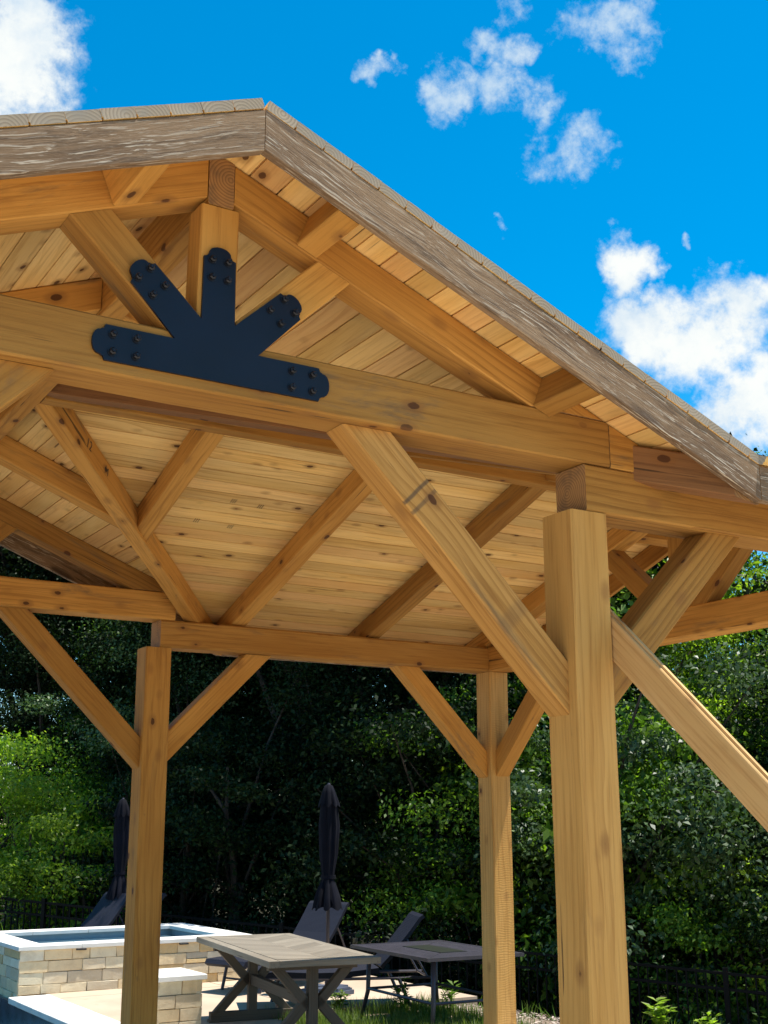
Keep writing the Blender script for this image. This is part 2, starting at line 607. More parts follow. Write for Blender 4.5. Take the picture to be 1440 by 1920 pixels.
def mesh_obj(name, bm, mat, parent=None, mw=None):
    me = bpy.data.meshes.new(name)
    bm.to_mesh(me)
    bm.free()
    for m in (mat if isinstance(mat, (list, tuple)) else [mat]):
        me.materials.append(m)
    o = bpy.data.objects.new(name, me)
    link(o, parent)
    if mw is not None:
        o.matrix_basis = mw if parent is None else (world_of(parent).inverted() @ mw)
    return o


def world_of(o):
    m = o.matrix_basis.copy()
    p = o.parent
    while p is not None:
        m = p.matrix_basis @ m
        p = p.parent
    return m


def tag(o, label=None, cat=None, group=None, kind=None):
    if label:
        o['label'] = label
    if cat:
        o['category'] = cat
    if group:
        o['group'] = group
    if kind:
        o['kind'] = kind
    return o


def empty(name, loc, rz=0.0):
    o = bpy.data.objects.new(name, None)
    o.empty_display_size = .2
    o.matrix_basis = Matrix.Translation(Vector(loc)) @ Matrix.Rotation(rz, 4, 'Z')
    link(o)
    return o


def copy_tree(o, parent=None):
    c = o.copy()
    COL.objects.link(c)
    c.parent = parent
    for ch in list(o.children):
        copy_tree(ch, c)
    return c


def box_bm(bm, x0, x1, y0, y1, z0, z1, mat=None):
    vs = [bm.verts.new(p) for p in ((x0, y0, z0), (x1, y0, z0), (x1, y1, z0), (x0, y1, z0), (x0, y0, z1), (x1, y0, z1), (x1, y1, z1), (x0, y1, z1))]
    for f in ((0, 3, 2, 1), (4, 5, 6, 7), (0, 1, 5, 4), (1, 2, 6, 5), (2, 3, 7, 6), (3, 0, 4, 7)):
        fc = bm.faces.new([vs[i] for i in f])
        if mat:
            fc.material_index = mat
    return vs


def box(name, x0, x1, y0, y1, z0, z1, mat, parent=None, bevel=.004, jitter=0.0):
    """axis-aligned block with its own local frame at its centre"""
    bm = bmesh.new()
    hx, hy, hz = (x1 - x0) / 2, (y1 - y0) / 2, (z1 - z0) / 2
    box_bm(bm, -hx, hx, -hy, hy, -hz, hz)
    if jitter:
        for v in bm.verts:
            v.co += Vector([random.uniform(-jitter, jitter) for _ in range(3)])
    if bevel:
        bmesh.ops.bevel(bm, geom=list(bm.edges), offset=bevel, segments=1, affect='EDGES')
    return mesh_obj(name, bm, mat, parent, Matrix.Translation(((x0 + x1) / 2, (y0 + y1) / 2, (z0 + z1) / 2)))


def timber(name, a, b, w, d, mat, parent, upv=(0, 0, 1), cuts=(), bevel=.005, over=0.0, wobble=.0012, groove=0.0):
    """stick from a to b (centre line); local X runs along it; w across, d along upv; cuts = planes (point, outward normal)"""
    a, b = Vector(a), Vector(b)
    ex = (b - a).normalized()
    a = a - ex * over
    b = b + ex * over
    L = (b - a).length
    upv = Vector(upv)
    ez = (upv - ex * upv.dot(ex)).normalized()
    ey = ez.cross(ex)
    mw = Matrix(((ex.x, ey.x, ez.x, a.x), (ex.y, ey.y, ez.y, a.y), (ex.z, ey.z, ez.z, a.z), (0, 0, 0, 1)))
    inv = mw.inverted()
    bm = bmesh.new()
    # section with softened corners, extruded in a few bays that are never quite straight
    c = bevel
    sec = [(-w / 2 + c, -d / 2), (w / 2 - c, -d / 2), (w / 2, -d / 2 + c), (w / 2, d / 2 - c), (w / 2 - c, d / 2), (-w / 2 + c, d / 2), (-w / 2, d / 2 - c), (-w / 2, -d / 2 + c)]
    if groove:
        h_a, h_b = w / 2 - groove, w / 2
        sec = [(-h_a, -d / 2), (h_a, -d / 2), (h_a, -d / 2 + .010), (h_b, -d / 2 + .0105), (h_b, d / 2), (-h_b, d / 2), (-h_b, -d / 2 + .0105), (-h_a, -d / 2 + .010)]
    ns = max(1, int(L / .45)) if wobble else 1
    rings = []
    for i in range(ns + 1):
        oy, oz = (random.gauss(0, wobble), random.gauss(0, wobble)) if wobble else (0, 0)
        rings.append([bm.verts.new((L * i / ns, y + oy, z + oz)) for y, z in sec])
    for i in range(ns):
        for k in range(8):
            bm.faces.new((rings[i][k], rings[i + 1][k], rings[i + 1][(k + 1) % 8], rings[i][(k + 1) % 8]))
    bm.faces.new(rings[0]).material_index = 1
    bm.faces.new(list(reversed(rings[-1]))).material_index = 1
    for p, n in cuts:
        lp = inv @ Vector(p)
        ln = (inv.to_3x3() @ Vector(n)).normalized()
        r = bmesh.ops.bisect_plane(bm, geom=bm.verts[:] + bm.edges[:] + bm.faces[:], plane_co=lp, plane_no=ln, clear_outer=True, clear_inner=False)
        ed = [e for e in r['geom_cut'] if isinstance(e, bmesh.types.BMEdge)]
        if ed:
            nf = bmesh.ops.holes_fill(bm, edges=ed, sides=0)
            for f in nf['faces']:
                f.material_index = 1
    bmesh.ops.recalc_face_normals(bm, faces=bm.faces[:])
    return mesh_obj(name, bm, mat, parent, mw)


def tube_bm(bm, pts, rad, seg=8, cap=True):
    pts = [Vector(p) for p in pts]
    if not isinstance(rad, (list, tuple)):
        rad = [rad] * len(pts)
    rings = []
    for i, p in enumerate(pts):
        d = (pts[min(i + 1, len(pts) - 1)] - pts[max(i - 1, 0)]).normalized()
        ref = Vector((0, 0, 1)) if abs(d.z) < .9 else Vector((1, 0, 0))
        e1 = d.cross(ref).normalized()
        e2 = e1.cross(d)
        rings.append([bm.verts.new(p + (e1 * math.cos(2 * math.pi * k / seg) + e2 * math.sin(2 * math.pi * k / seg)) * rad[i]) for k in range(seg)])
    for i in range(len(rings) - 1):
        for k in range(seg):
            bm.faces.new((rings[i][k], rings[i][(k + 1) % seg], rings[i + 1][(k + 1) % seg], rings[i + 1][k]))
    if cap:
        bm.faces.new(list(reversed(rings[0])))
        bm.faces.new(rings[-1])


def smooth(o):
    for p in o.data.polygons:
        p.use_smooth = True
    return o


# ------------------------------------------------------------------ ground, patio, pool
UV = Vector((.606, -.795, 0))
NV = Vector((.795, .606, 0))


def uo(u, o, z=0.0):
    p = UV * u + NV * o
    return Vector((p.x, p.y, z))


def ground_z(x, y):
    u = .606 * x - .795 * y
    o = .795 * x + .606 * y
    oc = min(10.4, max(7.0, 7.5 - .43 * (u + 1.2)))
    t = (o - oc) / (11.19 - oc)
    zf = -.5 - .063 * (u + 11)
    zf = max(-1.6, min(-.35, zf))
    if t <= 0:
        z = 0
    elif t < 1:
        z = zf * t
    else:
        z = zf * (1 + .5 * min(1, (o - 11.19) / 6))
    z += .05 * mnoise.noise(Vector((x * .5, y * .5, 0))) * min(1, max(0, t) * 3 + .15)
    return z - .06


POOL = (-5.0, .70, 6.4, 13.0)
xs = sorted(set([-400, -150, -60, -30] + [round(-20 + .8 * i, 3) for i in range(25)] + [-5.0, .70] + [round(.7 + .45 * i, 3) for i in range(60)] + [30, 40, 60, 150, 400]))
ys = sorted(set([-400, -150, -60, -30, -20] + [round(-12 + .9 * i, 3) for i in range(21)] + [6.4, 13.0] + [round(6.4 + .44 * i, 3) for i in range(60)] + [36, 45, 70, 150, 400]))
bm = bmesh.new()
gv = {}
for i, x in enumerate(xs):
    for j, y in enumerate(ys):
        gv[i, j] = bm.verts.new((x, y, ground_z(x, y)))
for i in range(len(xs) - 1):
    for j in range(len(ys) - 1):
        mx_, my_ = (xs[i] + xs[i + 1]) / 2, (ys[j] + ys[j + 1]) / 2
        if POOL[0] < mx_ < POOL[1] and POOL[2] < my_ < POOL[3]:
            continue
        bm.faces.new((gv[i, j], gv[i + 1, j], gv[i + 1, j + 1], gv[i, j + 1]))
ground = smooth(mesh_obj('ground', bm, M['soil']))
tag(ground, 'brown soil and mulch falling away behind the patio', None, None, 'structure')

bm = bmesh.new()


def slab(x0, x1, y0, y1, nx=1, ny=1):
    g = .006
    for i in range(nx):
        for j in range(ny):
            ax, bx_ = x0 + (x1 - x0) * i / nx + g, x0 + (x1 - x0) * (i + 1) / nx - g
            ay, by_ = y0 + (y1 - y0) * j / ny + g, y0 + (y1 - y0) * (j + 1) / ny - g
            box_bm(bm, ax, bx_, ay, by_, -.12, 0)


slab(1.1, 2.45, 5.7, 7.7, 1, 1)
slab(1.1, 4.95, 7.7, 14.4, 2, 3)
patio = mesh_obj('patio', bm, M['concrete'])
tag(patio, 'tan concrete patio slabs beside the spa', None, None, 'structure')
bm = bmesh.new()
slab(-12, 3.6, -14, 5.7, 6, 7)
slab(-12, 1.1, 5.7, 6.1, 4, 1)
slab(3.6, 9, -14, -.6, 2, 5)
deck = mesh_obj('bounce_deck', bm, M['deck'])
tag(deck, 'unseen concrete deck under and in front of the pavilion, made pale to bounce light', None, None, 'structure')

bm = bmesh.new()
x0, x1, y0, y1 = POOL
for q in (((x0, y0, -1.4), (x1, y0, -1.4), (x1, y1, -1.4), (x0, y1, -1.4)),
          ((x1, y0, -.04), (x1, y1, -.04), (x1, y1, -1.4), (x1, y0, -1.4)),
          ((x0, y0, -.04), (x1, y0, -.04), (x1, y0, -1.4), (x0, y0, -1.4)),
          ((x0, y1, -.04), (x1, y1, -.04), (x1, y1, -1.4), (x0, y1, -1.4)),
          ((x0, y0, -.04), (x0, y1, -.04), (x0, y1, -1.4), (x0, y0, -1.4))):
    bm.faces.new([bm.verts.new(p) for p in q])
basin = mesh_obj('pool_basin', bm, M['darktile'])
tag(basin, 'dark tiled inside of the swimming pool', None, None, 'structure')
bm = bmesh.new()
bm.faces.new([bm.verts.new(p) for p in ((x0 + .005, y0 + .005, -.36), (x1 - .005, y0 + .005, -.36), (x1 - .005, y1 - .005, -.36), (x0 + .005, y1 - .005, -.36))])
pw = mesh_obj('pool_water', bm, M['water'])
tag(pw, 'dark blue swimming pool water at the lower left', None, None, 'structure')
# coping stones round the pool edge
pc = empty('pool_coping', (.9, 8, 0))
tag(pc, 'pale stone coping strip along the dark pool edge', 'coping')
y = 6.1
while y < 10.15:
    y2 = min(y + random.uniform(.55, .8), 10.2)
    box('coping_stone', .66, 1.10, y + .002, y2 - .002, -.05, .012, M['coping'], pc, .006, .0015)
    y = y2
for k in range(7):
    box('coping_stone', -5.3 + k * .85 + .002, -5.3 + (k + 1) * .85 - .002, 6.1, 6.46, -.05, .012, M['coping'], pc, .006, .0015)


# ------------------------------------------------------------------ raised spa and stone pier
def stone_wall(parent, origin, ux, uy, length, height, rows, seed, depth=.05, lmin=.16, lmax=.36):
    """ashlar veneer: stones along ux, facing -uy, laid on a core"""
    r = random.Random(seed)
    ux, uy = Vector(ux), Vector(uy)
    hs_ = [r.uniform(.8, 1.25) for _ in range(rows)]
    s = sum(hs_)
    z = 0.0
    for hgt in hs_:
        h = hgt / s * height
        x = 0.0
        while x < length - .01:
            l = r.uniform(lmin, lmax)
            if length - x - l < lmin * .6:
                l = length - x
            g = .0022
            parts = [(z, h)]
            if r.random() < .06 and h > .11:
                k = r.uniform(.4, .6)
                parts = [(z, h * k), (z + h * k, h * (1 - k))]
            for zz, hh in parts:
                bm = bmesh.new()
                dp = depth + r.uniform(-.008, .010)
                box_bm(bm, -l / 2 + g, l / 2 - g, -dp, 0, -hh / 2 + g, hh / 2 - g)
                bmesh.ops.bevel(bm, geom=list(bm.edges), offset=.004, segments=1, affect='EDGES')
                for v in bm.verts:
                    v.co += Vector((r.uniform(-.003, .003), r.uniform(-.004, .004), r.uniform(-.003, .003)))
                p = Vector(origin) + ux * (x + l / 2) + Vector((0, 0, zz + hh / 2))
                mw = Matrix(((ux.x, uy.x, 0, p.x), (ux.y, uy.y, 0, p.y), (0, 0, 1, p.z), (0, 0, 0, 1)))
                mesh_obj('stone', bm, M['stone'], parent, mw)
            x += l
        z += h


SX0, SX1, SY0, SY1, SZ = .80, 3.55, 10.36, 12.55, .455
spa = empty('raised_spa', (2.2, 11.4, 0))
tag(spa, 'raised square spa with cream stone walls and white coping', 'spa')
for nm, b in (('wall_core', (SX0 + .05, SX1 - .05, SY0 + .05, SY0 + .22)), ('wall_core', (SX0 + .05, SX1 - .05, SY1 - .22, SY1 - .05)),
              ('wall_core', (SX0 + .05, SX0 + .22, SY0 + .222, SY1 - .222)), ('wall_core', (SX1 - .22, SX1 - .05, SY0 + .222, SY1 - .222))):
    box(nm, *b, -.1, SZ - .002, M['mortar'], spa, 0)
stone_wall(spa, (SX0, SY0 + .05, 0), (1, 0, 0), (0, 1, 0), SX1 - SX0, SZ, 4, 21, .05, .2, .40)
stone_wall(spa, (SX0 + .05, SY1, -.1), (0, -1, 0), (1, 0, 0), SY1 - SY0, SZ + .1, 5, 12)
stone_wall(spa, (SX1 - .05, SY0, 0), (0, 1, 0), (-1, 0, 0), SY1 - SY0, SZ, 4, 13)
# coping ring in stones, a little proud of the wall
CO = .03
for k in range(4):
    a_ = SX0 - CO + (SX1 - SX0 + 2 * CO) * k / 4
    b_ = SX0 - CO + (SX1 - SX0 + 2 * CO) * (k + 1) / 4
    box('coping_stone', a_ + .002, b_ - .002, SY0 - CO, SY0 + .29, SZ, SZ + .045, M['coping'], spa, .004)
    box('coping_stone', a_ + .002, b_ - .002, SY1 - .29, SY1 + CO, SZ, SZ + .045, M['coping'], spa, .004)
for k in range(3):
    a_ = SY0 + .292 + (SY1 - SY0 - .584) * k / 3
    b_ = SY0 + .292 + (SY1 - SY0 - .584) * (k + 1) / 3
    box('coping_stone', SX0 - CO, SX0 + .29, a_ + .002, b_ - .002, SZ, SZ + .045, M['coping'], spa, .004)
    box('coping_stone', SX1 - .29, SX1 + CO, a_ + .002, b_ - .002, SZ, SZ + .045, M['coping'], spa, .004)
bm = bmesh.new()
ix0, ix1, iy0, iy1 = SX0 + .235, SX1 - .235, SY0 + .235, SY1 - .235
for q in (((ix0, iy1, SZ - .002), (ix1, iy1, SZ - .002), (ix1, iy1, .0), (ix0, iy1, .0)),
          ((ix0, iy0, SZ - .002), (ix1, iy0, SZ - .002), (ix1, iy0, .0), (ix0, iy0, .0)),
          ((ix0, iy0, SZ - .002), (ix0, iy1, SZ - .002), (ix0, iy1, .0), (ix0, iy0, .0)),
          ((ix1, iy0, SZ - .002), (ix1, iy1, SZ - .002), (ix1, iy1, .0), (ix1, iy0, .0)),
          ((ix0, iy0, .02), (ix1, iy0, .02), (ix1, iy1, .02), (ix0, iy1, .02))):
    bm.faces.new([bm.verts.new(p) for p in q])
mesh_obj('tile_lining', bm, M['tile'], spa, Matrix())
bm = bmesh.new()
bm.faces.new([bm.verts.new(p) for p in ((ix0 + .003, iy0 + .003, SZ - .075), (ix1 - .003, iy0 + .003, SZ - .075), (ix1 - .003, iy1 - .003, SZ - .075), (ix0 + .003, iy1 - .003, SZ - .075))])
mesh_obj('spa_water', bm, M['spawater'], spa, Matrix())
for xx in (1.47, 2.68):
    box('scupper', xx - .055, xx + .055, SY0 - .035, SY0 - .003, SZ - .022, SZ - .003, M['slot'], spa, .003)

pier = empty('stone_pier', (1.35, 7.4, 0))
tag(pier, 'short stone pier with white cap behind the left timber post', 'pier')
PX0, PX1, PY0, PY1 = 1.08, 1.52, 7.08, 7.64
box('core', PX0 + .05, PX1 - .05, PY0 + .05, PY1 - .05, 0, .438, M['mortar'], pier, 0)
stone_wall(pier, (PX0, PY0 + .05, 0), (1, 0, 0), (0, 1, 0), PX1 - PX0, .44, 4, 5, .05, .12, .27)
stone_wall(pier, (PX1 - .05, PY0, 0), (0, 1, 0), (-1, 0, 0), PY1 - PY0, .44, 4, 6, .05, .12, .27)
stone_wall(pier, (PX0 + .05, PY1, 0), (0, -1, 0), (1, 0, 0), PY1 - PY0, .44, 4, 8, .05, .12, .27)
box('cap', PX0 - .03, PX1 + .035, PY0 - .03, PY1 + .03, .44, .485, M['coping'], pier, .005)

# ------------------------------------------------------------------ the timber pavilion
W = .19
XK = -1.557
X2 = 2.93
Y1 = 4.595
YR = (Y1 + W) / 2
ZB, ZC, ZT = 3.0, 3.2, 3.4
Z0 = 4.105                                # deck underside at both ridges
PG, PW = .40, .33
OV = .356
YB = Y1 + W + OV
XE = X2 + W + OV
K = PG / PW


def zg(x):
    return Z0 - PG * abs(x - XK)


def zw(yy):
    return Z0 - PW * abs(yy - YR)


pav = empty('timber_pavilion', (0, 0, 0))
tag(pav, 'honey stained timber frame pavilion with open gables and plank roof', 'pavilion')
TM = [M['timber'], M['end']]
PM = [M['post'], M['end']]
BM = [M['board'], M['bend']]


def post(x, yy):
    timber('post', (x + W / 2, yy + W / 2, -.02), (x + W / 2, yy + W / 2, ZB - .002), W, W, [M['sawn'], M['end']] if x == X2 else (PM if yy == 0 else TM), pav, (0, 1, 0), bevel=.007)


XL = 2 * XK - W                           # left posts mirror the right ones about the ridge
BX = -.058
for x, yy in ((0, 0), (BX, Y1), (X2, Y1), (X2, 0), (XL, 0), (XL, Y1)):
    post(x, yy)
# eave beams
timber('eave_beam', (.085, W / 2, ZB + .1), (X2 - .002, W / 2, ZB + .1), W, .198, TM, pav, bevel=.007)
timber('eave_beam', (BX + .10, Y1 + W / 2, ZB + .1), (X2 - .002, Y1 + W / 2, ZB + .1), W, .198, TM, pav, bevel=.014)
timber('eave_beam', (XL + W / 2, .0, ZB + .1), (XL + W / 2, Y1 + W, ZB + .1), W, .198, TM, pav)
# tie beam of the far-right truss
timber('bottom_chord', (X2 + .10, -.0, ZB + .1), (X2 + .10, Y1 + W, ZB + .1), .20, .198, TM, pav, bevel=.007)


def planeX(x, sgn):
    return ((x, 0, 0), (sgn, 0, 0))


def planeY(yy, sgn):
    return ((0, yy, 0), (0, sgn, 0))


def planeZ(z, sgn):
    return ((0, 0, z), (0, 0, sgn))


DV = .155                                 # vertical depth of rafters
cg = math.cos(math.atan(PG))
cw = math.cos(math.atan(PW))


def gable_rafter(name, yc, w, side, xend, cuts=(), heel=True):
    """common rafter or top chord of the front-back gable, side=+1 right, -1 left"""
    xs_, xe_ = XK + side * .052, xend
    d = DV * cg
    a = (XK, yc, Z0 - DV / 2)
    b = (xe_, yc, zg(xe_) - DV / 2)
    cs = [planeX(xs_, -side)] + list(cuts)
    return timber(name, a, b, w, d - .002, TM, pav, cuts=cs, over=.25 if not cuts else .1)


def gable_truss(yf, back):
    """king-post truss in the XZ plane, its front face at y = yf, thickness towards +Y"""
    # bottom chord with a spliced end
    xr = .384 if not back else .15
    ys_ = yf + W / 2
    roof = ((XK, 0, Z0 - .003), (PG, 0, 1))
    roofl = ((XK, 0, Z0 - .003), (-PG, 0, 1))
    if not back:
        timber('bottom_chord', (-3.5, ys_, ZC + .1), (.222, ys_, ZC + .1), W, .198, TM, pav, cuts=(roof, roofl), bevel=.007)
        timber('chord_end_block', (.226, ys_, ZC + .1), (xr, ys_, ZC + .1), W, .198, TM, pav, cuts=(roof,), bevel=.004)
    else:
        timber('bottom_chord', (-3.5, ys_, ZC + .1), (xr, ys_, ZC + .1), W, .198, TM, pav, cuts=(roof, roofl), bevel=.007)
    w = .135
    yc = yf + w / 2
    for s in (1, -1):
        a = (XK, yc, Z0 - DV / 2)
        xe_ = XK + s * 2.2
        b = (xe_, yc, zg(xe_) - DV / 2)
        timber('top_chord', a, b, w, DV * cg - .002, TM, pav, cuts=(planeX(XK + s * .0525, -s), ((0, 0, ZT + .001), (0, 0, -1))), over=.3)
    # king post
    timber('king_post', (XK, yf + .062, ZT), (XK, yf + .062, 3.902), .120, .146, TM, pav, (1, 0, 0), bevel=.006)
    # fan struts
    for s in (1, -1):
        # centre line at 44 degrees
        ang = math.radians(43.8)
        dirx, dirz = s * math.cos(ang), math.sin(ang)
        # upper end centre on the chord's underside
        cxu, czu = XK + s * .468, 3.768
        a = Vector((cxu, yf + .0655, czu)) - Vector((dirx, 0, dirz)) * .62
        b = Vector((cxu, yf + .0655, czu)) + Vector((dirx, 0, dirz)) * .25
        und = ((XK, 0, Z0 - DV - .001), (s * PG, 0, 1))
        timber('strut', a, b, .125, .140, TM, pav, cuts=(und, ((0, 0, ZT), (0, 0, -1)), planeX(XK + s * .0735, -s)), bevel=.006)


gable_truss(0.0, False)
gable_truss(Y1, True)

# ridge beams
timber('ridge_beam', (XK, .0, 4.0), (XK, YB - OV, 4.0), .098, .188, TM, pav)
timber('ridge_beam', (XK + .055, YR, 3.997), (X2 + .05, YR, 3.997), .098, .182, TM, pav, cuts=())

# common rafters of the gable part
for yc in (1.22, 3.565):
    t_ = abs(yc - YR) / K
    s = 1 if yc > YR else -1
    vcut = ((XK, YR, 0), (K, -s, 0))       # stops against the valley rafter
    a = (XK, yc, Z0 - DV / 2)
    b = (XK + 1.1, yc, zg(XK + 1.1) - DV / 2)
    timber('rafter', a, b, .125, DV * cg - .002, TM, pav, cuts=(planeX(XK + .052, -1), vcut), over=.25)
for yc in (1.22, 2.39, 3.565):
    gable_rafter('rafter', yc, .125, -1, -3.95, cuts=(planeX(-3.95, -1),))
for yc in (-.0,):
    pass

# valley rafters, from the ridge crossing down past the corner posts
for s in (1, -1):
    ex_, ey_ = XK + 2.26, YR + s * 2.26 * K
    d_ = .150
    vl = Vector((1, s * K, -PG)).normalized()
    a = Vector((XK + .10, YR + s * .10 * K, zg(XK + .10) - .085))
    b = Vector((ex_, ey_, zg(ex_) - .085))
    cuts = [((0, YB - .045, 0), (0, 1, 0))] if s > 0 else [((0, -OV + .045, 0), (0, -1, 0))]
    o = timber('valley_rafter', a, b, .105, d_, TM if s > 0 else [M['timber_dark'], M['end']], pav, cuts=cuts, over=.12)
    if s < 0:
        o['label'] = 'dark brown stained valley rafter running out over the front post'

# jack rafters of the wing (both slopes)
for (xa, xb, yend) in ((-.55, -.43, None), (.61, .73, .1), (1.775, 1.90, -.30)):
    xc = (xa + xb) / 2
    for s in (1, -1):
        vt = (xc - XK) * K
        ye = YR + s * vt
        lim = YB - .05 if yend != .1 else YB - .05
        a = Vector((xc, YR, Z0 - DV / 2))
        b = Vector((xc, YR + s * 2.9, zw(YR + s * 2.9) - DV / 2))
        cuts = [((0, YR + s * .051, 0), (0, -s, 0))]
        if vt < 2.65:
            cuts.append(((XK, YR, 0), (-K, s * 1.0, 0)))
        else:
            cuts.append(((0, YB - .05, 0), (0, 1, 0)) if s > 0 else ((0, -OV + .05, 0), (0, -1, 0)))
        timber('rafter', a, b, xb - xa, DV * cw - .002, TM, pav, cuts=cuts, over=.1)

# far-right truss: top chords, king post, fan struts
xc = X2 + .07
for s in (1, -1):
    a = Vector((xc, YR, Z0 - DV / 2))
    b = Vector((xc, YR + s * 2.9, zw(YR + s * 2.9) - DV / 2))
    cuts = [((0, YR + s * .051, 0), (0, -s, 0)), ((0, YB - .05, 0), (0, 1, 0)) if s > 0 else ((0, -OV + .05, 0), (0, -1, 0))]
    timber('top_chord', a, b, .135, DV * cw - .002, TM, pav, cuts=cuts)
    und = ((0, YR, Z0 - DV - .001), (0, s * PW, 1))
    ang = math.radians(42.5)
    c0 = Vector((xc, YR + s * .13, ZC - .02))
    dv_ = Vector((0, s * math.cos(ang), math.sin(ang)))
    timber('strut', c0, c0 + dv_ * 1.1, .125, .14, TM, pav, cuts=(und, planeZ(ZC, -1), ((0, YR + s * .0735, 0), (0, -s, 0))), bevel=.006)
timber('king_post', (xc, YR, ZC), (xc, YR, 3.902), .120, .146, TM, pav, (0, 1, 0), bevel=.006)


# knee braces
def brace(p, q, mats, cuts, th=.135, d=.150):
    timber('knee_brace', p, q, th, d, mats or TM, pav, cuts=cuts, over=.25, bevel=.006)


h_ = .150 / math.sqrt(2)
yc = .122


def brace_x(xpost, s, ztop, zlow, ycc, mats=None):
    """brace in the XZ plane from the post face x=xpost, going towards s; zlow = lower corner on the post"""
    run = ztop - zlow
    p = Vector((xpost, ycc, zlow + h_))
    q = Vector((xpost + s * run, ycc, zlow + h_ + run))
    brace(p, q, mats, (planeX(xpost, -s), planeZ(ztop, 1)))


def brace_y(ypost, s, ztop, zlow, xcc):
    run = ztop - zlow
    p = Vector((xcc, ypost, zlow + h_))
    q = Vector((xcc, ypost + s * run, zlow + h_ + run))
    brace(p, q, None, (planeY(ypost, -s), planeZ(ztop, 1)))


brace_x(0, -1, ZC, 2.18, yc, [M['timber_banded'], M['end']])
brace_x(W, 1, ZB, 2.19, .10)
brace_x(XL + W, 1, ZC, 2.18, yc)
brace_x(BX, -1, ZC, 2.155, Y1 + .122)
brace_x(BX + W, 1, ZB, 2.185, Y1 + .115)
brace_x(XL + W, 1, ZC, 2.18, Y1 + .122)
brace_x(X2, -1, ZB, 2.136, Y1 + .122)
brace_x(X2, -1, ZB, 2.15, .115)
brace_y(Y1, -1, ZB, 2.148, X2 + .115)
brace_y(W, 1, ZB, 2.148, X2 + .115)
brace_y(W, 1, ZB, 2.18, XL + .09)
brace_y(Y1, -1, ZB, 2.18, XL + .09)

# lookouts that carry the barge boards
for s in (1, -1):
    for dx in (.372, 1.452):
        x = XK + s * dx
        z = zg(x) - DV / 2
        nrm = Vector((s * PG, 0, 1)).normalized()
        for ya, yb_ in ((-OV + .042, -.004), (YB - OV + .004, YB - .042)):
            timber('lookout', (x, ya, z), (x, yb_, z), .092, DV * cg - .006, TM, pav, nrm)
for s in (1, -1):
    for dy in (.5, 1.5):
        yy = YR + s * dy
        nrm = Vector((0, s * PW, 1)).normalized()
        timber('lookout', (X2 + .14, yy, zw(yy) - DV / 2), (XE - .042, yy, zw(yy) - DV / 2), .092, DV * cw - .006, TM, pav, nrm)

# barge boards, rough and weathered
BG = [M['barge'], M['end']]
BH = .157
bd = BH * cg
XV = XK + (YR + OV) / K                    # where the valley meets the front eave line
for yf in (-OV + .019, YB - .019):
    for s in (1, -1):
        xe_ = XV if s > 0 else -4.02
        a = (XK, yf, Z0 - BH / 2)
        b = (xe_, yf, zg(xe_) - BH / 2)
        o = timber('barge_board', a, b, .038, bd - .003, BG, pav, cuts=(planeX(XK + s * .0012, -s), planeX(xe_, s)), over=.2, bevel=.003)
        o['label'] = 'weathered grey-brown rough sawn barge board'
# wing fascias and far-right barge boards
zf_ = zw(-OV)
for yy in (-OV + .019, YB - .019):
    o = timber('fascia', (XV + .003, yy, zf_ - .078), (XE - .045, yy, zf_ - .078), .038, .150, BG, pav, bevel=.003)
for s in (1, -1):
    a = (XE - .019, YR, Z0 - BH / 2)
    b = (XE - .019, YR + s * 2.72, zw(YR + s * 2.72) - BH / 2)
    timber('barge_board', a, b, .038, BH * cw - .003, TM, pav, cuts=(((0, YR + s * .0012, 0), (0, -s, 0)), ((0, YR + s * 2.70, 0), (0, s, 0))), over=.2, bevel=.003)
# left eave fascia
timber('fascia', (-4.02, -OV + .04, zg(-4.0) - .078), (-4.02, YB - .04, zg(-4.0) - .078), .038, .15, BG, pav, bevel=.003)

# roof deck, one tongue-and-groove board at a time (local X along the board)
PIT = .1105
TH = .037
DZ = .002


def roof_board(a, b, n, cuts, width):
    n = Vector(n).normalized()
    off = n * (TH / 2 + DZ)
    wv = random.gauss(0, .0004)
    return timber('roof_board', Vector(a) + off + n * wv, Vector(b) + off + n * wv, width, TH, BM, pav, n, cuts=cuts, bevel=.003, wobble=0, groove=.0028)


def gable_boards(s, nb):
    n = Vector((s * PG, 0, 1))
    for i in range(nb):
        xa, xb = XK + s * i * PIT, XK + s * (i + 1) * PIT
        xm = (xa + xb) / 2
        wd = PIT / cg - .0012
        e = random.uniform(-.0006, .0006)
        ya, yb_ = -OV - .0015 + e, YB + .0015 + e
        cuts0 = [planeX(XK + s * .0006, -s)] if i == 0 else []
        if s < 0:
            roof_board((xm, ya, zg(xm)), (xm, yb_, zg(xm)), n, cuts0, wd)
            continue
        for q in (-1, 1):
            vc = ((XK, YR, 0), (K, -q, 0))
            tm = (xm - XK) * K
            lim = YR + q * max(0, (xa - XK) * K)
            if q < 0:
                roof_board((xm, ya, zg(xm)), (xm, YR - max(0, tm - .08), zg(xm)), n, cuts0 + [vc, planeY(YR - .0006, 1)], wd)
            else:
                roof_board((xm, YR + max(0, tm - .08), zg(xm)), (xm, yb_, zg(xm)), n, cuts0 + [vc, planeY(YR + .0006, -1)], wd)


NG = int((XV - XK) / PIT)
gable_boards(1, NG + 1)
gable_boards(-1, 22)
PWI = .1105
for s in (1, -1):
    n = Vector((0, s * PW, 1))
    nb = int((YR + OV) / PWI) + 1
    for i in range(nb):
        ym = YR + s * (i + .5) * PWI
        xm = XK + (i + .5) * PWI / K
        vc = ((XK, YR, 0), (-K, s, 0))
        e = random.uniform(-.004, .004)
        roof_board((xm - .1, ym, zw(ym)), (XE + .014 + e, ym, zw(ym)), n, [vc] + ([((0, YR + s * .0006, 0), (0, -s, 0))] if i == 0 else []), PWI / cw - .0012)

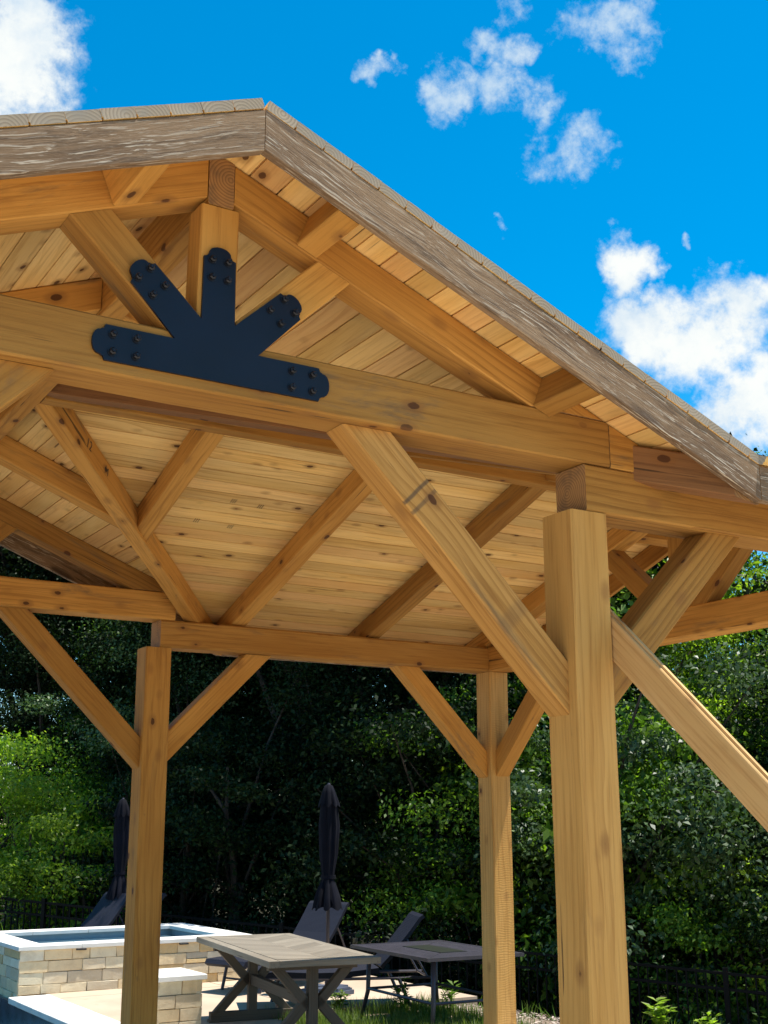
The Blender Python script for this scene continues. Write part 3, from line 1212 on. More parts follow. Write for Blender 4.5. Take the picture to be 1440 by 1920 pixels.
# felt over the deck (keeps daylight out of the board joints)
bm = bmesh.new()
FT = .050
for q in (
        [(XK - .02, -OV + .05), (XV - .02, -OV + .05), (XK - .02, YR)],
        [(XK - .02, YB - .05), (XK - .02, YR), (XV - .02, YB - .05)]):
    bm.faces.new([bm.verts.new((x, yy, Z0 - PG * (x - XK) + FT)) for x, yy in q])
bm.faces.new([bm.verts.new((x, yy, Z0 - PG * (XK - x) + FT)) for x, yy in ((-3.94, -OV + .05), (XK, -OV + .05), (XK, YB - .05), (-3.94, YB - .05))])
for s in (1, -1):
    ye = YR + s * (YR + OV - .05)
    bm.faces.new([bm.verts.new((x, yy, Z0 - PW * abs(yy - YR) + FT)) for x, yy in ((XK, YR), (XE - .05, YR), (XE - .05, ye), (XV - .04, ye))])
mesh_obj('roof_underlay', bm, M['felt'], pav)


# gusset plate with scalloped ends, and its bolts
def scallop(cx, cz, ang, half):
    """points of a scalloped arm end, centred on (cx,cz), arm pointing along ang; from right side to left side"""
    out = []
    prof = [(0, -half), (.004, -half + .013), (.013, -half + .0165)]
    for k in range(11):
        a = -math.pi / 2 + math.pi * k / 10
        out_r = half - .019
        prof.append((.013 + .030 * math.cos(a) ** .8 if math.cos(a) > 1e-6 else .013, out_r * math.sin(a)))
    prof += [(.013, half - .0165), (.004, half - .013), (0, half)]
    ca, sa = math.cos(ang), math.sin(ang)
    for px, py in prof:
        out.append((cx + px * ca - py * sa, cz + px * sa + py * ca))
    return out


def gusset(yf):
    hb = .0625
    zc = 3.3035
    pts = []
    pts += scallop(XK + .398, zc, 0, hb)
    pts += [(XK + .156, zc + hb)]
    a = math.radians(43.8)
    pts += scallop(XK + .279, zc + .277, a, .059)
    pts += [(XK + .0625, 3.458)]
    pts += scallop(XK, 3.697, math.pi / 2, .0605)
    pts += [(XK - .0625, 3.458)]
    pts += scallop(XK - .279, zc + .277, math.pi - a, .059)
    pts += [(XK - .156, zc + hb)]
    pts += scallop(XK - .398, zc, math.pi, hb)
    bm = bmesh.new()
    vs = [bm.verts.new((x - XK, 0, z - zc)) for x, z in pts]
    f = bm.faces.new(vs)
    r = bmesh.ops.extrude_face_region(bm, geom=[f])
    for v in r['geom']:
        if isinstance(v, bmesh.types.BMVert):
            v.co.y += .010
    bmesh.ops.triangulate(bm, faces=[q for q in bm.faces if len(q.verts) > 4])
    bmesh.ops.recalc_face_normals(bm, faces=bm.faces[:])
    o = mesh_obj('gusset_plate', bm, M['iron'], pav, Matrix.Translation((XK, yf - .012, zc)))
    o['label'] = 'dark navy steel fan shaped plate with scalloped arms'
    # bolts: hex head on a washer
    me = None
    spots = []
    for s in (1, -1):
        for dx in (.372, .290):
            for dz in (-.030, .032):
                spots.append((s * dx, dz))
        for r_ in (.375, .300):
            for e in (-.030, .030):
                cx, cz = r_ * math.cos(a) * s + 0, r_ * math.sin(a)
                spots.append((cx - e * math.sin(a) * s + s * .004, cz + e * math.cos(a) + .016))
    for dz in (.385, .318):
        for dx in (-.030, .030):
            spots.append((dx, dz))
    for sx, sz in spots:
        if me is None:
            bm = bmesh.new()
            tube_bm(bm, [(0, 0, 0), (0, -.003, 0)], .0165, 14)
            tube_bm(bm, [(0, -.003, 0), (0, -.012, 0), (0, -.0155, 0)], [.0125, .0125, .008], 6)
            tube_bm(bm, [(0, -.0155, 0), (0, -.021, 0)], .0055, 8)
            bo = mesh_obj('bolt', bm, M['bolt'], o, Matrix.Translation((XK + sx, yf - .0125, zc + sz)))
            me = bo.data
        else:
            bo = bpy.data.objects.new('bolt', me)
            link(bo, o)
            bo.matrix_basis = Matrix.Translation((sx, -.0005, sz)) @ Matrix.Rotation(random.uniform(0, 1), 4, 'Y')


gusset(0.0)


# carpenter's pencil marks on the back valley rafter and grade stamps on the boards
def text_part(name, body, size, pos, ex, ez, mat):
    cu = bpy.data.curves.new(name, 'FONT')
    cu.body = body
    cu.size = size
    cu.align_x = 'CENTER'
    cu.materials.append(mat)
    o = bpy.data.objects.new(name, cu)
    me = bpy.data.meshes.new_from_object(o)
    bpy.data.objects.remove(o)
    o = bpy.data.objects.new(name, me)
    link(o, pav)
    ex, ez = Vector(ex).normalized(), Vector(ez).normalized()
    ez = (ez - ex * ez.dot(ex)).normalized()
    n = ex.cross(ez)
    o.matrix_basis = Matrix(((ex.x, ez.x, n.x, pos[0]), (ex.y, ez.y, n.y, pos[1]), (ex.z, ez.z, n.z, pos[2]), (0, 0, 0, 1)))
    return o


vdir = Vector((1, K, -PG)).normalized()
vn = Vector((K, -1, 0)).normalized()       # the side of the back valley rafter that faces the front
for body, dist_, sz in (('12', .42, .085), ('M', .60, .075)):
    xx = XK + dist_
    c = Vector((xx, YR + dist_ * K, zg(xx) - .100)) + vn * .0545
    text_part('pencil_mark', body, sz, c, vdir, vn.cross(vdir), M['ink'])
# printed grade stamps: three short lines each
bnl = Vector((0, -PW, -1)).normalized()
for sx, sy in ((.02, 3.35), (.22, 3.37), (-.12, 3.62), (.13, 3.64)):
    bm = bmesh.new()
    for k in range(3):
        for q in range(4):
            x0_, w_ = k * .014 - .014, .004
            y0_ = q * .012 - .024
            box_bm(bm, x0_, x0_ + w_, y0_, y0_ + .009, -.0006, .0006)
    slope = Vector((0, 1, -PW)).normalized()
    p = Vector((sx, sy, zw(sy) + .0005))
    nrm_ = Vector((1, 0, 0)).cross(slope)
    mesh_obj('grade_stamp', bm, M['ink'], pav, Matrix(((1, slope.x, nrm_.x, p.x), (0, slope.y, nrm_.y, p.y), (0, slope.z, nrm_.z, p.z), (0, 0, 0, 1))))

# ------------------------------------------------------------------ plank leaning on the front post
LPS = .905                                # drop per metre towards the front
LPX = W + .0215


def lpz(yy):
    return 2.479 + LPS * yy


yend = -(2.479 - .07) / LPS
plank = timber('leaning_plank', (LPX, .16, lpz(.16)), (LPX, yend, lpz(yend)), .038, .135, [M['plank'], M['bend']], None, (0, 0, 1),
               cuts=(planeY(.17, 1), planeZ(.002, -1)), over=.2, bevel=.004, wobble=.0008)
bm = bmesh.new()
box_bm(bm, .25, 3.4, -.0065, .0065, .0665, .0765)
tg = mesh_obj('tongue', bm, M['plank'], plank, None)
tag(plank, 'pale grooved plank sloping down from the side of the front right post', 'plank')


# ------------------------------------------------------------------ trestle dining table
def trestle_table(loc, rz):
    L, Wd, Hh = 2.46, .94, .735
    t = empty('dining_table', loc, rz)
    tag(t, 'grey wood farmhouse table with X-braced trestle legs and chevron top', 'table')
    mw = t.matrix_basis

    def tb(name, a, b, w, d, mat, upv=(0, 0, 1), cuts=(), bevel=.003):
        o = timber(name, a, b, w, d, [mat, mat], None, upv, cuts, bevel, 0, 0)
        o.parent = t
        return o
    zt = Hh - .03
    fr = .09
    tb('top_frame', (-L / 2, -Wd / 2 + fr / 2, zt), (L / 2, -Wd / 2 + fr / 2, zt), fr, .050, M['tabletop'])
    tb('top_frame', (-L / 2, Wd / 2 - fr / 2, zt), (L / 2, Wd / 2 - fr / 2, zt), fr, .050, M['tabletop'])
    for s in (1, -1):
        tb('top_frame', (s * (L / 2 - fr / 2), -Wd / 2 + fr + .001, zt), (s * (L / 2 - fr / 2), Wd / 2 - fr - .001, zt), fr, .050, M['tabletop'])
    lim = L / 2 - fr - .001
    wy = Wd / 2 - fr - .001
    # chevron slats
    p = .125
    n = int((2 * lim + 2 * wy) / p) + 1
    for s in (1, -1):
        for i in range(n):
            x = -lim + i * p - .35
            a = (x, 0, zt + .021)
            b = (x + wy * 1.0, s * wy, zt + .021)
            if max(a[0], b[0]) < -lim + .02 or min(a[0], b[0]) > lim - .02:
                continue
            tb('top_slat', (a[0] - .08, -s * .08, a[2]), (b[0] + .08, s * (wy + .08), b[2]), p * math.sqrt(.5) - .003, .014, M['tabletop'],
               cuts=(planeX(lim, 1), planeX(-lim, -1), planeY(s * .0006, -s), planeY(s * wy, s)), bevel=.0015)
    bm = bmesh.new()
    box_bm(bm, -lim, lim, -wy, wy, zt - .028, zt + .013)
    mesh_obj('top_core', bm, M['tabletop'], t)
    lg = M['tableleg']
    for s in (1, -1):
        xx = s * (L / 2 - .34)
        tb('leg_post', (xx, 0, .06), (xx, 0, zt - .03), .08, .08, lg, (1, 0, 0))
        tb('foot_beam', (xx, -.40, .045), (xx, .40, .045), .09, .085, lg)
        tb('top_bearer', (xx, -.38, zt - .055), (xx, .38, zt - .055), .07, .05, lg)
        for q in (1, -1):
            tb('leg_brace', (xx, q * .03, .34), (xx, q * .34, zt - .03), .07, .075, lg, cuts=(planeY(q * .046, -q), planeZ(zt - .081, 1)))
            tb('leg_brace', (xx, q * .03, .40), (xx, q * .36, .05), .07, .075, lg, cuts=(planeY(q * .046, -q), planeZ(.088, -1)))
            tb('foot_pad', (xx, q * .37 - .045, .011), (xx, q * .37 + .045, .011), .10, .022, lg)
    tb('stretcher', (-L / 2 + .386, 0, .36), (L / 2 - .386, 0, .36), .06, .09, lg)
    return t


TD = math.atan2(2.42, .41)
trestle_table((2.06, 6.62, 0), TD)


# ------------------------------------------------------------------ dark metal fire table
def fire_table(loc, rz):
    L, Wd, Hh = 1.52, 1.03, .62
    t = empty('fire_table', loc, rz)
    tag(t, 'dark bronze metal patio table with a burner panel in its slatted top', 'table')
    b = M['bronze']
    bl, bw = .36, .14

    def quad(name, pts, z0, z1, mat):
        bm = bmesh.new()
        lo = [bm.verts.new((x, y_, z0)) for x, y_ in pts]
        hi = [bm.verts.new((x, y_, z1)) for x, y_ in pts]
        bm.faces.new(list(reversed(lo)))
        bm.faces.new(hi)
        k = len(pts)
        for i in range(k):
            bm.faces.new((lo[i], lo[(i + 1) % k], hi[(i + 1) % k], hi[i]))
        bmesh.ops.recalc_face_normals(bm, faces=bm.faces[:])
        return mesh_obj(name, bm, mat, t)
    # four mitred slatted panels round the burner
    ol, ow = L / 2 - .045, Wd / 2 - .045
    for k in range(5):
        f0, f1 = k / 5 + .006, (k + 1) / 5 - .006
        def lerp(f):
            return bl + .012 + (ol - bl - .012) * f, bw + .012 + (ow - bw - .012) * f
        (a0, c0), (a1, c1) = lerp(f0), lerp(f1)
        g = .004
        quad('top_slat', [(-a0 + g, -c0), (a0 - g, -c0), (a1 - g, -c1), (-a1 + g, -c1)], Hh - .012, Hh - .002, b)
        quad('top_slat', [(-a0 + g, c0), (a0 - g, c0), (a1 - g, c1), (-a1 + g, c1)], Hh - .012, Hh - .002, b)
        quad('top_slat', [(-a0, -c0 + g), (-a0, c0 - g), (-a1, c1 - g), (-a1, -c1 + g)], Hh - .012, Hh - .002, b)
        quad('top_slat', [(a0, -c0 + g), (a0, c0 - g), (a1, c1 - g), (a1, -c1 + g)], Hh - .012, Hh - .002, b)
    bm = bmesh.new()
    for x0_, x1_, y0_, y1_ in ((-L / 2, L / 2, -Wd / 2, -Wd / 2 + .043), (-L / 2, L / 2, Wd / 2 - .043, Wd / 2), (-L / 2, -L / 2 + .043, -Wd / 2 + .044, Wd / 2 - .044), (L / 2 - .043, L / 2, -Wd / 2 + .044, Wd / 2 - .044)):
        box_bm(bm, x0_, x1_, y0_, y1_, Hh - .03, Hh)
    mesh_obj('top_rim', bm, b, t)
    bm = bmesh.new()
    box_bm(bm, -ol, ol, -ow, ow, Hh - .022, Hh - .016)
    mesh_obj('top_pan', bm, b, t)
    quad('burner_panel', [(-bl, -bw), (bl, -bw), (bl, bw), (-bl, bw)], Hh - .014, Hh + .002, M['glass'])
    for sx in (1, -1):
        for sy in (1, -1):
            bm = bmesh.new()
            tube_bm(bm, [(sx * (L / 2 - .14), sy * (Wd / 2 - .14), Hh - .024), (sx * (L / 2 - .13), sy * (Wd / 2 - .13), .2), (sx * (L / 2 - .08), sy * (Wd / 2 - .08), -.06)], [.024, .022, .018], 8)
            smooth(mesh_obj('leg', bm, b, t))
    for s in (1, -1):
        bm = bmesh.new()
        tube_bm(bm, [(-L / 2 + .13, s * (Wd / 2 - .13), .22), (L / 2 - .13, s * (Wd / 2 - .13), .22)], .014, 6)
        mesh_obj('rail', bm, b, t)
        bm = bmesh.new()
        tube_bm(bm, [(s * (L / 2 - .13), -Wd / 2 + .13, .22), (s * (L / 2 - .13), Wd / 2 - .13, .22)], .014, 6)
        mesh_obj('rail', bm, b, t)
    return t


fire_table((3.72, 6.67, 0), math.radians(87))


# ------------------------------------------------------------------ loungers
def lounger(loc, rz):
    t = empty('sun_lounger', loc, rz)
    prof = [(0, .30), (.03, .345), (.3, .352), (.62, .333), (.95, .335), (1.30, .37)]
    bp_ = [(1.31, .385), (1.47, .545), (1.63, .735), (1.72, .85), (1.76, .875)]
    wd = .30

    def sheet(name, pr, th):
        bm = bmesh.new()
        ups, dns = [], []
        for i, (x, z) in enumerate(pr):
            a = Vector(pr[max(0, i - 1)])
            c = Vector(pr[min(len(pr) - 1, i + 1)])
            d = (c - a).normalized()
            n = Vector((-d.y, d.x))
            ups.append([bm.verts.new((x, yy, z)) for yy in (-wd, -wd * .5, 0, wd * .5, wd)])
            dns.append([bm.verts.new((x - n.x * th, yy, z - n.y * th)) for yy in (-wd, -wd * .5, 0, wd * .5, wd)])
        for i in range(len(pr) - 1):
            for k in range(4):
                bm.faces.new((ups[i][k], ups[i + 1][k], ups[i + 1][k + 1], ups[i][k + 1]))
                bm.faces.new((dns[i][k], dns[i][k + 1], dns[i + 1][k + 1], dns[i + 1][k]))
            bm.faces.new((ups[i][0], dns[i][0], dns[i + 1][0], ups[i + 1][0]))
            bm.faces.new((ups[i][4], ups[i + 1][4], dns[i + 1][4], dns[i][4]))
        for e in (0, -1):
            for k in range(4):
                bm.faces.new((ups[e][k], ups[e][k + 1], dns[e][k + 1], dns[e][k]))
        bmesh.ops.recalc_face_normals(bm, faces=bm.faces[:])
        return mesh_obj(name, bm, M['wicker'], t)
    sheet('seat', prof, .055)
    sheet('backrest', bp_, .035)
    for s in (1, -1):
        bm = bmesh.new()
        tube_bm(bm, [(.05, s * .285, .29), (1.0, s * .285, .27), (1.85, s * .285, .27)], .016, 6)
        mesh_obj('side_rail', bm, M['bronze'], t)
        bm = bmesh.new()
        tube_bm(bm, [(.36, s * .30, .28), (.27, s * .285, 0)], .019, 6)
        mesh_obj('leg', bm, M['bronze'], t)
        bm = bmesh.new()
        tube_bm(bm, [(1.50, s * .30, .27), (1.62, s * .285, 0)], .019, 6)
        mesh_obj('leg', bm, M['bronze'], t)
        bm = bmesh.new()
        tube_bm(bm, [(1.58, s * .25, .66), (1.80, s * .25, .28)], .011, 6)
        mesh_obj('back_support', bm, M['bronze'], t)
    for x, z in ((.31, .12), (1.57, .12), (1.80, .275)):
        bm = bmesh.new()
        tube_bm(bm, [(x, -.285, z), (x, .285, z)], .011, 6)
        mesh_obj('crossbar', bm, M['bronze'], t)
    return t


lg_ = 'wicker sun loungers on the patio'
l1 = lounger((2.72, 9.30, 0), math.atan2(.36, .95))
tag(l1, 'navy wicker lounger behind the dining table, just left of the umbrella pole', 'lounger', lg_)
l2 = copy_tree(l1)
l2.matrix_basis = Matrix.Translation((2.55, 8.33, 0)) @ Matrix.Rotation(math.atan2(-.37, .93), 4, 'Z')
tag(l2, 'navy wicker lounger under the front umbrella, its raised back seen edge-on', 'lounger', lg_)
l3 = copy_tree(l1)
l3.matrix_basis = Matrix.Translation((1.22, 12.85, 0)) @ Matrix.Rotation(math.atan2(.25, .95), 4, 'Z')
tag(l3, 'navy lounger behind the raised spa with its wide back facing out', 'lounger', lg_)
l4 = copy_tree(l1)
l4.matrix_basis = Matrix.Translation((1.66, 13.2, 0)) @ Matrix.Rotation(math.atan2(-.10, .99), 4, 'Z')
tag(l4, 'navy lounger mostly hidden by the left timber post, only its back tip showing', 'lounger', lg_)


# ------------------------------------------------------------------ closed umbrellas
def umbrella(loc, h=2.25, seed=1):
    t = empty('patio_umbrella', loc, .4 * seed)
    r = random.Random(seed)
    bm = bmesh.new()
    tube_bm(bm, [(0, 0, .05), (0, 0, h - .01)], .019, 10)
    smooth(mesh_obj('pole', bm, M['bronze'], t))

    def canopy(name, prof, pl, amp, ph):
        bm = bmesh.new()
        seg = pl * 6
        rings = []
        for z, rad, am in prof:
            ring = []
            for k in range(seg):
                a = 2 * math.pi * k / seg
                w = math.cos(a * pl + ph + .5 * math.sin(z * 3)) * .65 + .35 * math.cos(2 * a * pl + ph * 2 + z * 4)
                rr = rad * .84 * (1 + am * w) * (1 + .06 * math.sin(a * 2 + z * 5 + seed))
                zz = z + (.02 * math.sin(a * pl) if z == prof[-1][0] else 0)
                ring.append(bm.verts.new((rr * math.cos(a) + .012 * math.sin(z * 4 + seed), rr * math.sin(a), zz)))
            rings.append(ring)
        for i in range(len(rings) - 1):
            for k in range(seg):
                bm.faces.new((rings[i][k], rings[i + 1][k], rings[i + 1][(k + 1) % seg], rings[i][(k + 1) % seg]))
        return smooth(mesh_obj(name, bm, M['fabric'], t))
    canopy('canopy', [(h - .06, .055, .1), (h - .2, .10, .16), (h - .45, .115, .2), (h - .75, .105, .2), (h - .98, .078, .15), (h - 1.02, .076, .12), (h - 1.08, .10, .25), (h - 1.2, .145, .34), (h - 1.33, .175, .38)], 8, .2, seed)
    canopy('canopy_vent', [(h + .0, .02, .0), (h - .015, .055, .05), (h - .09, .085, .12), (h - .2, .118, .18), (h - .235, .125, .22)], 8, .2, seed + .6)
    bm = bmesh.new()
    tube_bm(bm, [(0, 0, h - .98), (0, 0, h - 1.02)], .083, 20)
    mesh_obj('tie_strap', bm, M['fabric'], t)
    bm = bmesh.new()
    tube_bm(bm, [(0, 0, h - .01), (0, 0, h + .015)], [.024, .012], 10)
    mesh_obj('finial', bm, M['bronze'], t)
    bm = bmesh.new()
    box_bm(bm, -.26, .26, -.26, .26, 0, .075)
    bmesh.ops.bevel(bm, geom=[e for e in bm.edges if abs(e.verts[0].co.z - e.verts[1].co.z) > .01], offset=.12, segments=4, affect='EDGES')
    bmesh.ops.bevel(bm, geom=[e for e in bm.edges if e.verts[0].co.z > .07 and e.verts[1].co.z > .07], offset=.03, segments=2, affect='EDGES')
    mesh_obj('base', bm, M['rubber'], t)
    bm = bmesh.new()
    tube_bm(bm, [(0, 0, .075), (0, 0, .32)], .028, 10)
    mesh_obj('base_sleeve', bm, M['bronze'], t)
    return t


um1 = umbrella((3.70, 8.75, 0), 2.21, 1)
tag(um1, 'closed navy patio umbrella in the middle, beside the lounger backs', 'umbrella', 'closed patio umbrellas')
um2 = umbrella((2.94, 13.35, 0), 2.13, 2)
tag(um2, 'closed navy umbrella half hidden behind the left timber post', 'umbrella', 'closed patio umbrellas')


# ------------------------------------------------------------------ black picket fence
def fence():
    A = Vector((2.22, 15.55, .70))
    B = Vector((8.67, 7.08, .03))
    d = (B - A)
    L = d.length
    d = d / L
    hd = Vector((d.x, d.y, 0)).normalized()
    t = empty('picket_fence', (5.4, 11.3, -1))
    tag(t, 'black metal picket fence in front of the dark woods', 'fence')
    s0, s1 = -3.5, L + 2.2
    nrm = Vector((hd.y, -hd.x, 0))

    def rot(p):
        return Matrix(((hd.x, -hd.y, 0, p.x), (hd.y, hd.x, 0, p.y), (0, 0, 1, p.z), (0, 0, 0, 1)))
    pk = None
    ps = None
    n = int((s1 - s0) / .115)
    for i in range(n + 1):
        s = s0 + i * .115
        p = A + d * s
        if i % 17 == 0:
            if ps is None:
                bm = bmesh.new()
                box_bm(bm, -.03, .03, -.03, .03, -1.45, .05)
                ps = mesh_obj('post', bm, M['fence'], t, rot(p))
            else:
                o = bpy.data.objects.new('post', ps.data)
                link(o, t)
                o.matrix_basis = world_of(t).inverted() @ rot(p)
        else:
            if pk is None:
                bm = bmesh.new()
                box_bm(bm, -.009, .009, -.009, .009, -1.14, -.004)
                pk = mesh_obj('picket', bm, M['fence'], t, rot(p))
            else:
                o = bpy.data.objects.new('picket', pk.data)
                link(o, t)
                o.matrix_basis = world_of(t).inverted() @ rot(p)
    for dz in (-.012, -.19, -1.05):
        a, b = A + d * s0, A + d * s1
        o = timber('rail', (a.x, a.y, a.z + dz), (b.x, b.y, b.z + dz), .028, .034, [M['fence'], M['fence']], t, wobble=0, bevel=.002)


fence()


# ------------------------------------------------------------------ trees and shrubs
def leaf_mesh(name, centres, per, sig, size, mat, seed, flat=.42, up=.55):
    r = np.random.default_rng(seed)
    n = len(centres) * per
    cs_ = np.repeat(r.uniform(.55, 1.35, (len(centres), 1)), per, axis=0)
    c = np.repeat(np.array(centres), per, axis=0) + cs_ * np.clip(r.normal(0, 1, (n, 3)), -1.9, 1.9) * np.array([sig, sig, sig * flat])
    off = c - np.repeat(np.array(centres), per, axis=0)
    off /= np.linalg.norm(off, axis=1)[:, None] + 1e-6
    nr = r.normal(0, 1, (n, 3)) * .75 + off * .6
    nr[:, 2] = nr[:, 2] + up
    nr /= np.linalg.norm(nr, axis=1)[:, None]
    t1 = r.normal(0, 1, (n, 3))
    t1 -= nr * (t1 * nr).sum(1)[:, None]
    t1 /= np.linalg.norm(t1, axis=1)[:, None]
    t2 = np.cross(nr, t1)
    s = size * r.uniform(.6, 1.35, (n, 1))
    fold = nr * s * .16
    a = c - t1 * s * .55
    b = c + t2 * s * .30 + fold
    d = c + t1 * s * .6 - nr * s * .1
    e = c - t2 * s * .30 + fold
    v = np.stack([a, b, d, e], 1).reshape(-1, 3)
    me = bpy.data.meshes.new(name)
    me.vertices.add(len(v))
    me.vertices.foreach_set('co', v.astype(np.float32).ravel())
    me.loops.add(n * 4)
    me.loops.foreach_set('vertex_index', np.arange(n * 4, dtype=np.int32))
    me.polygons.add(n)
    me.polygons.foreach_set('loop_start', np.arange(0, n * 4, 4, dtype=np.int32))
    me.polygons.foreach_set('loop_total', np.full(n, 4, dtype=np.int32))
    me.materials.append(mat)
    me.update()
    return me


def clump_centres(n, rx, rz, zc, seed, inner=.25, low=None):
    r = np.random.default_rng(seed)
    out = []
    while len(out) < n:
        d = r.normal(0, 1, 3)
        d /= np.linalg.norm(d)
        k = (inner + (1 - inner) * r.random() ** .45)
        lob = 1 + .28 * math.sin(3.1 * d[0] + seed) * math.cos(2.7 * d[1] + 2 * seed) + .12 * math.sin(6 * d[2] + seed)
        p = d * np.array([rx, rx, rz]) * k * lob
        p[2] += zc
        if p[2] < (low if low is not None else .15):
            continue
        out.append(p)
    return out


def trunk_bm(h, r0, centres, seed, limbs=6, stems=1):
    r = random.Random(seed)
    bm = bmesh.new()
    for s in range(stems):
        bx_, by_ = (r.uniform(-.15, .15), r.uniform(-.15, .15)) if stems > 1 else (0, 0)
        pts = [Vector((bx_, by_, -.35))]
        for i in range(1, 6):
            f = i / 5
            pts.append(Vector((bx_ * (1 + f * 3) + r.uniform(-.12, .12) * f * h * .18, by_ * (1 + f * 3) + r.uniform(-.12, .12) * f * h * .18, h * f)))
        tube_bm(bm, pts, [r0 * (1.25 - .95 * i / 5) for i in range(6)], 7)
        for k in range(limbs):
            i = r.randint(2, 4)
            a = pts[i]
            c = Vector(centres[r.randrange(len(centres))])
            m = a.lerp(c, .5) + Vector((0, 0, .2))
            tube_bm(bm, [a, m, c], [r0 * .45, r0 * .28, r0 * .1], 5)
    return bm


PROTO = {}


def proto(key, mats, h, r0, rx, rz, zc, ncl, per, sig, lsize, seed, limbs=6, stems=1, low=None, inner=.25):
    cs = clump_centres(ncl, rx, rz, zc, seed, inner, low)
    tm = bpy.data.meshes.new(key + '_trunk')
    bm = trunk_bm(h, r0, cs, seed, limbs, stems)
    bm.to_mesh(tm)
    bm.free()
    tm.materials.append(M['bark'])
    cm = leaf_mesh(key + '_crown', cs, per, sig, lsize, M[mats], seed)
    PROTO[key] = (tm, cm)


proto('tall', 'leaf', 6.0, .16, 2.3, 3.6, 5.2, 95, 520, .34, .058, 1, 9, low=1.2)
proto('round', 'leaf', 4.6, .14, 2.5, 2.9, 4.0, 85, 560, .34, .056, 2, 9, low=.7)
proto('mid', 'leaf', 3.2, .09, 1.7, 2.1, 2.6, 52, 520, .27, .050, 3, 7, low=.3)
proto('bush', 'leaf', 1.9, .045, 1.25, 1.35, 1.35, 46, 420, .21, .046, 4, 5, 3)
proto('fine', 'leaf', 2.4, .05, 1.35, 1.75, 1.7, 60, 420, .20, .046, 5, 6, 3)
proto('loose', 'leaf', 1.6, .030, .85, 1.15, 1.2, 30, 100, .17, .070, 6, 5, 3)
proto('broad', 'leaf', 3.4, .09, 1.9, 2.4, 2.9, 54, 260, .30, .088, 9, 8, low=.3)
proto('canopy', 'leaf', 8.5, .20, 3.4, 2.3, 8.4, 240, 160, .42, .11, 8, 12, low=5.6)  # high crown, added to shade the lower wood from behind the roof


def plant(name, key, mat, u, o, scale, rot, label, cat, group, sz=1.0, dz=0.0):
    tm, cm = PROTO[key]
    p = uo(u, o)
    z = ground_z(p.x, p.y)
    t = empty(name, (p.x, p.y, z + dz), rot)
    t.scale = (scale, scale, scale * sz)
    t.matrix_basis = Matrix.Translation((p.x, p.y, z + dz)) @ Matrix.Rotation(rot, 4, 'Z') @ Matrix.Diagonal((scale, scale, scale * sz, 1))
    tag(t, label, cat, group)
    a = bpy.data.objects.new('trunk' if name != 'shrub' else 'stem', tm)
    link(a, t)
    c = bpy.data.objects.new('crown', cm)
    link(c, t)
    c.material_slots[0].link = 'OBJECT'
    c.material_slots[0].material = M[mat]
    return t


SH = 'shrubs along the fence'
TR = 'trees of the wood behind the fence'
shrubs = [
    # key, leaf, u, o, scale, label
    ('bush', 'leaf_lime', -12.9, 12.5, 1.40, 'lime green bushy shrub at the far left end of the fence'),
    ('bush', 'leaf_lime', -11.6, 12.3, 1.2, 'rounded bright green shrub behind the fence, second from the left edge'),
    ('loose', 'leaf_lime', -10.75, 12.6, 1.25, 'small yellow-green sapling left of the left timber post'),
    ('fine', 'leaf', -12.3, 14.6, 1.2, 'feathery mid green shrub behind the lime shrubs'),
    ('fine', 'leaf_grey', -10.6, 13.9, 1.25, 'grey-green fine leaved shrub just left of the left post'),
    ('bush', 'leaf_shade', -9.6, 13.4, 1.4, 'dark shrub just right of the left post'),
    ('fine', 'leaf_shade', -8.2, 13.2, 1.45, 'dark feathery shrub behind the stone pier'),
    ('bush', 'leaf_shade', -5.4, 12.8, 1.6, 'black-green shrub behind the fire table'),
    ('fine', 'leaf', -4.3, 12.9, 1.35, 'leafy shrub right of the far corner post'),
    ('loose', 'leaf', -3.0, 12.9, 2.0, 'glossy shrub right behind the front right post'),
    ('fine', 'leaf_grey', -2.0, 12.6, 1.6, 'silvery fine leaved shrub right of the front post'),
    ('bush', 'leaf', -1.3, 13.2, 1.35, 'grey-green shrub under the leaning plank'),
    ('loose', 'leaf_lime', -.5, 12.4, 1.2, 'small bright sapling at the right end of the fence'),
    ('bush', 'leaf_shade', .5, 12.8, 1.6, 'dark shrub at the right end of the fence'),
]
for i, (k, m, u, o, s, lab) in enumerate(shrubs):
    plant('shrub', k, m, u, o, s, i * 1.31, lab, 'shrub', SH)
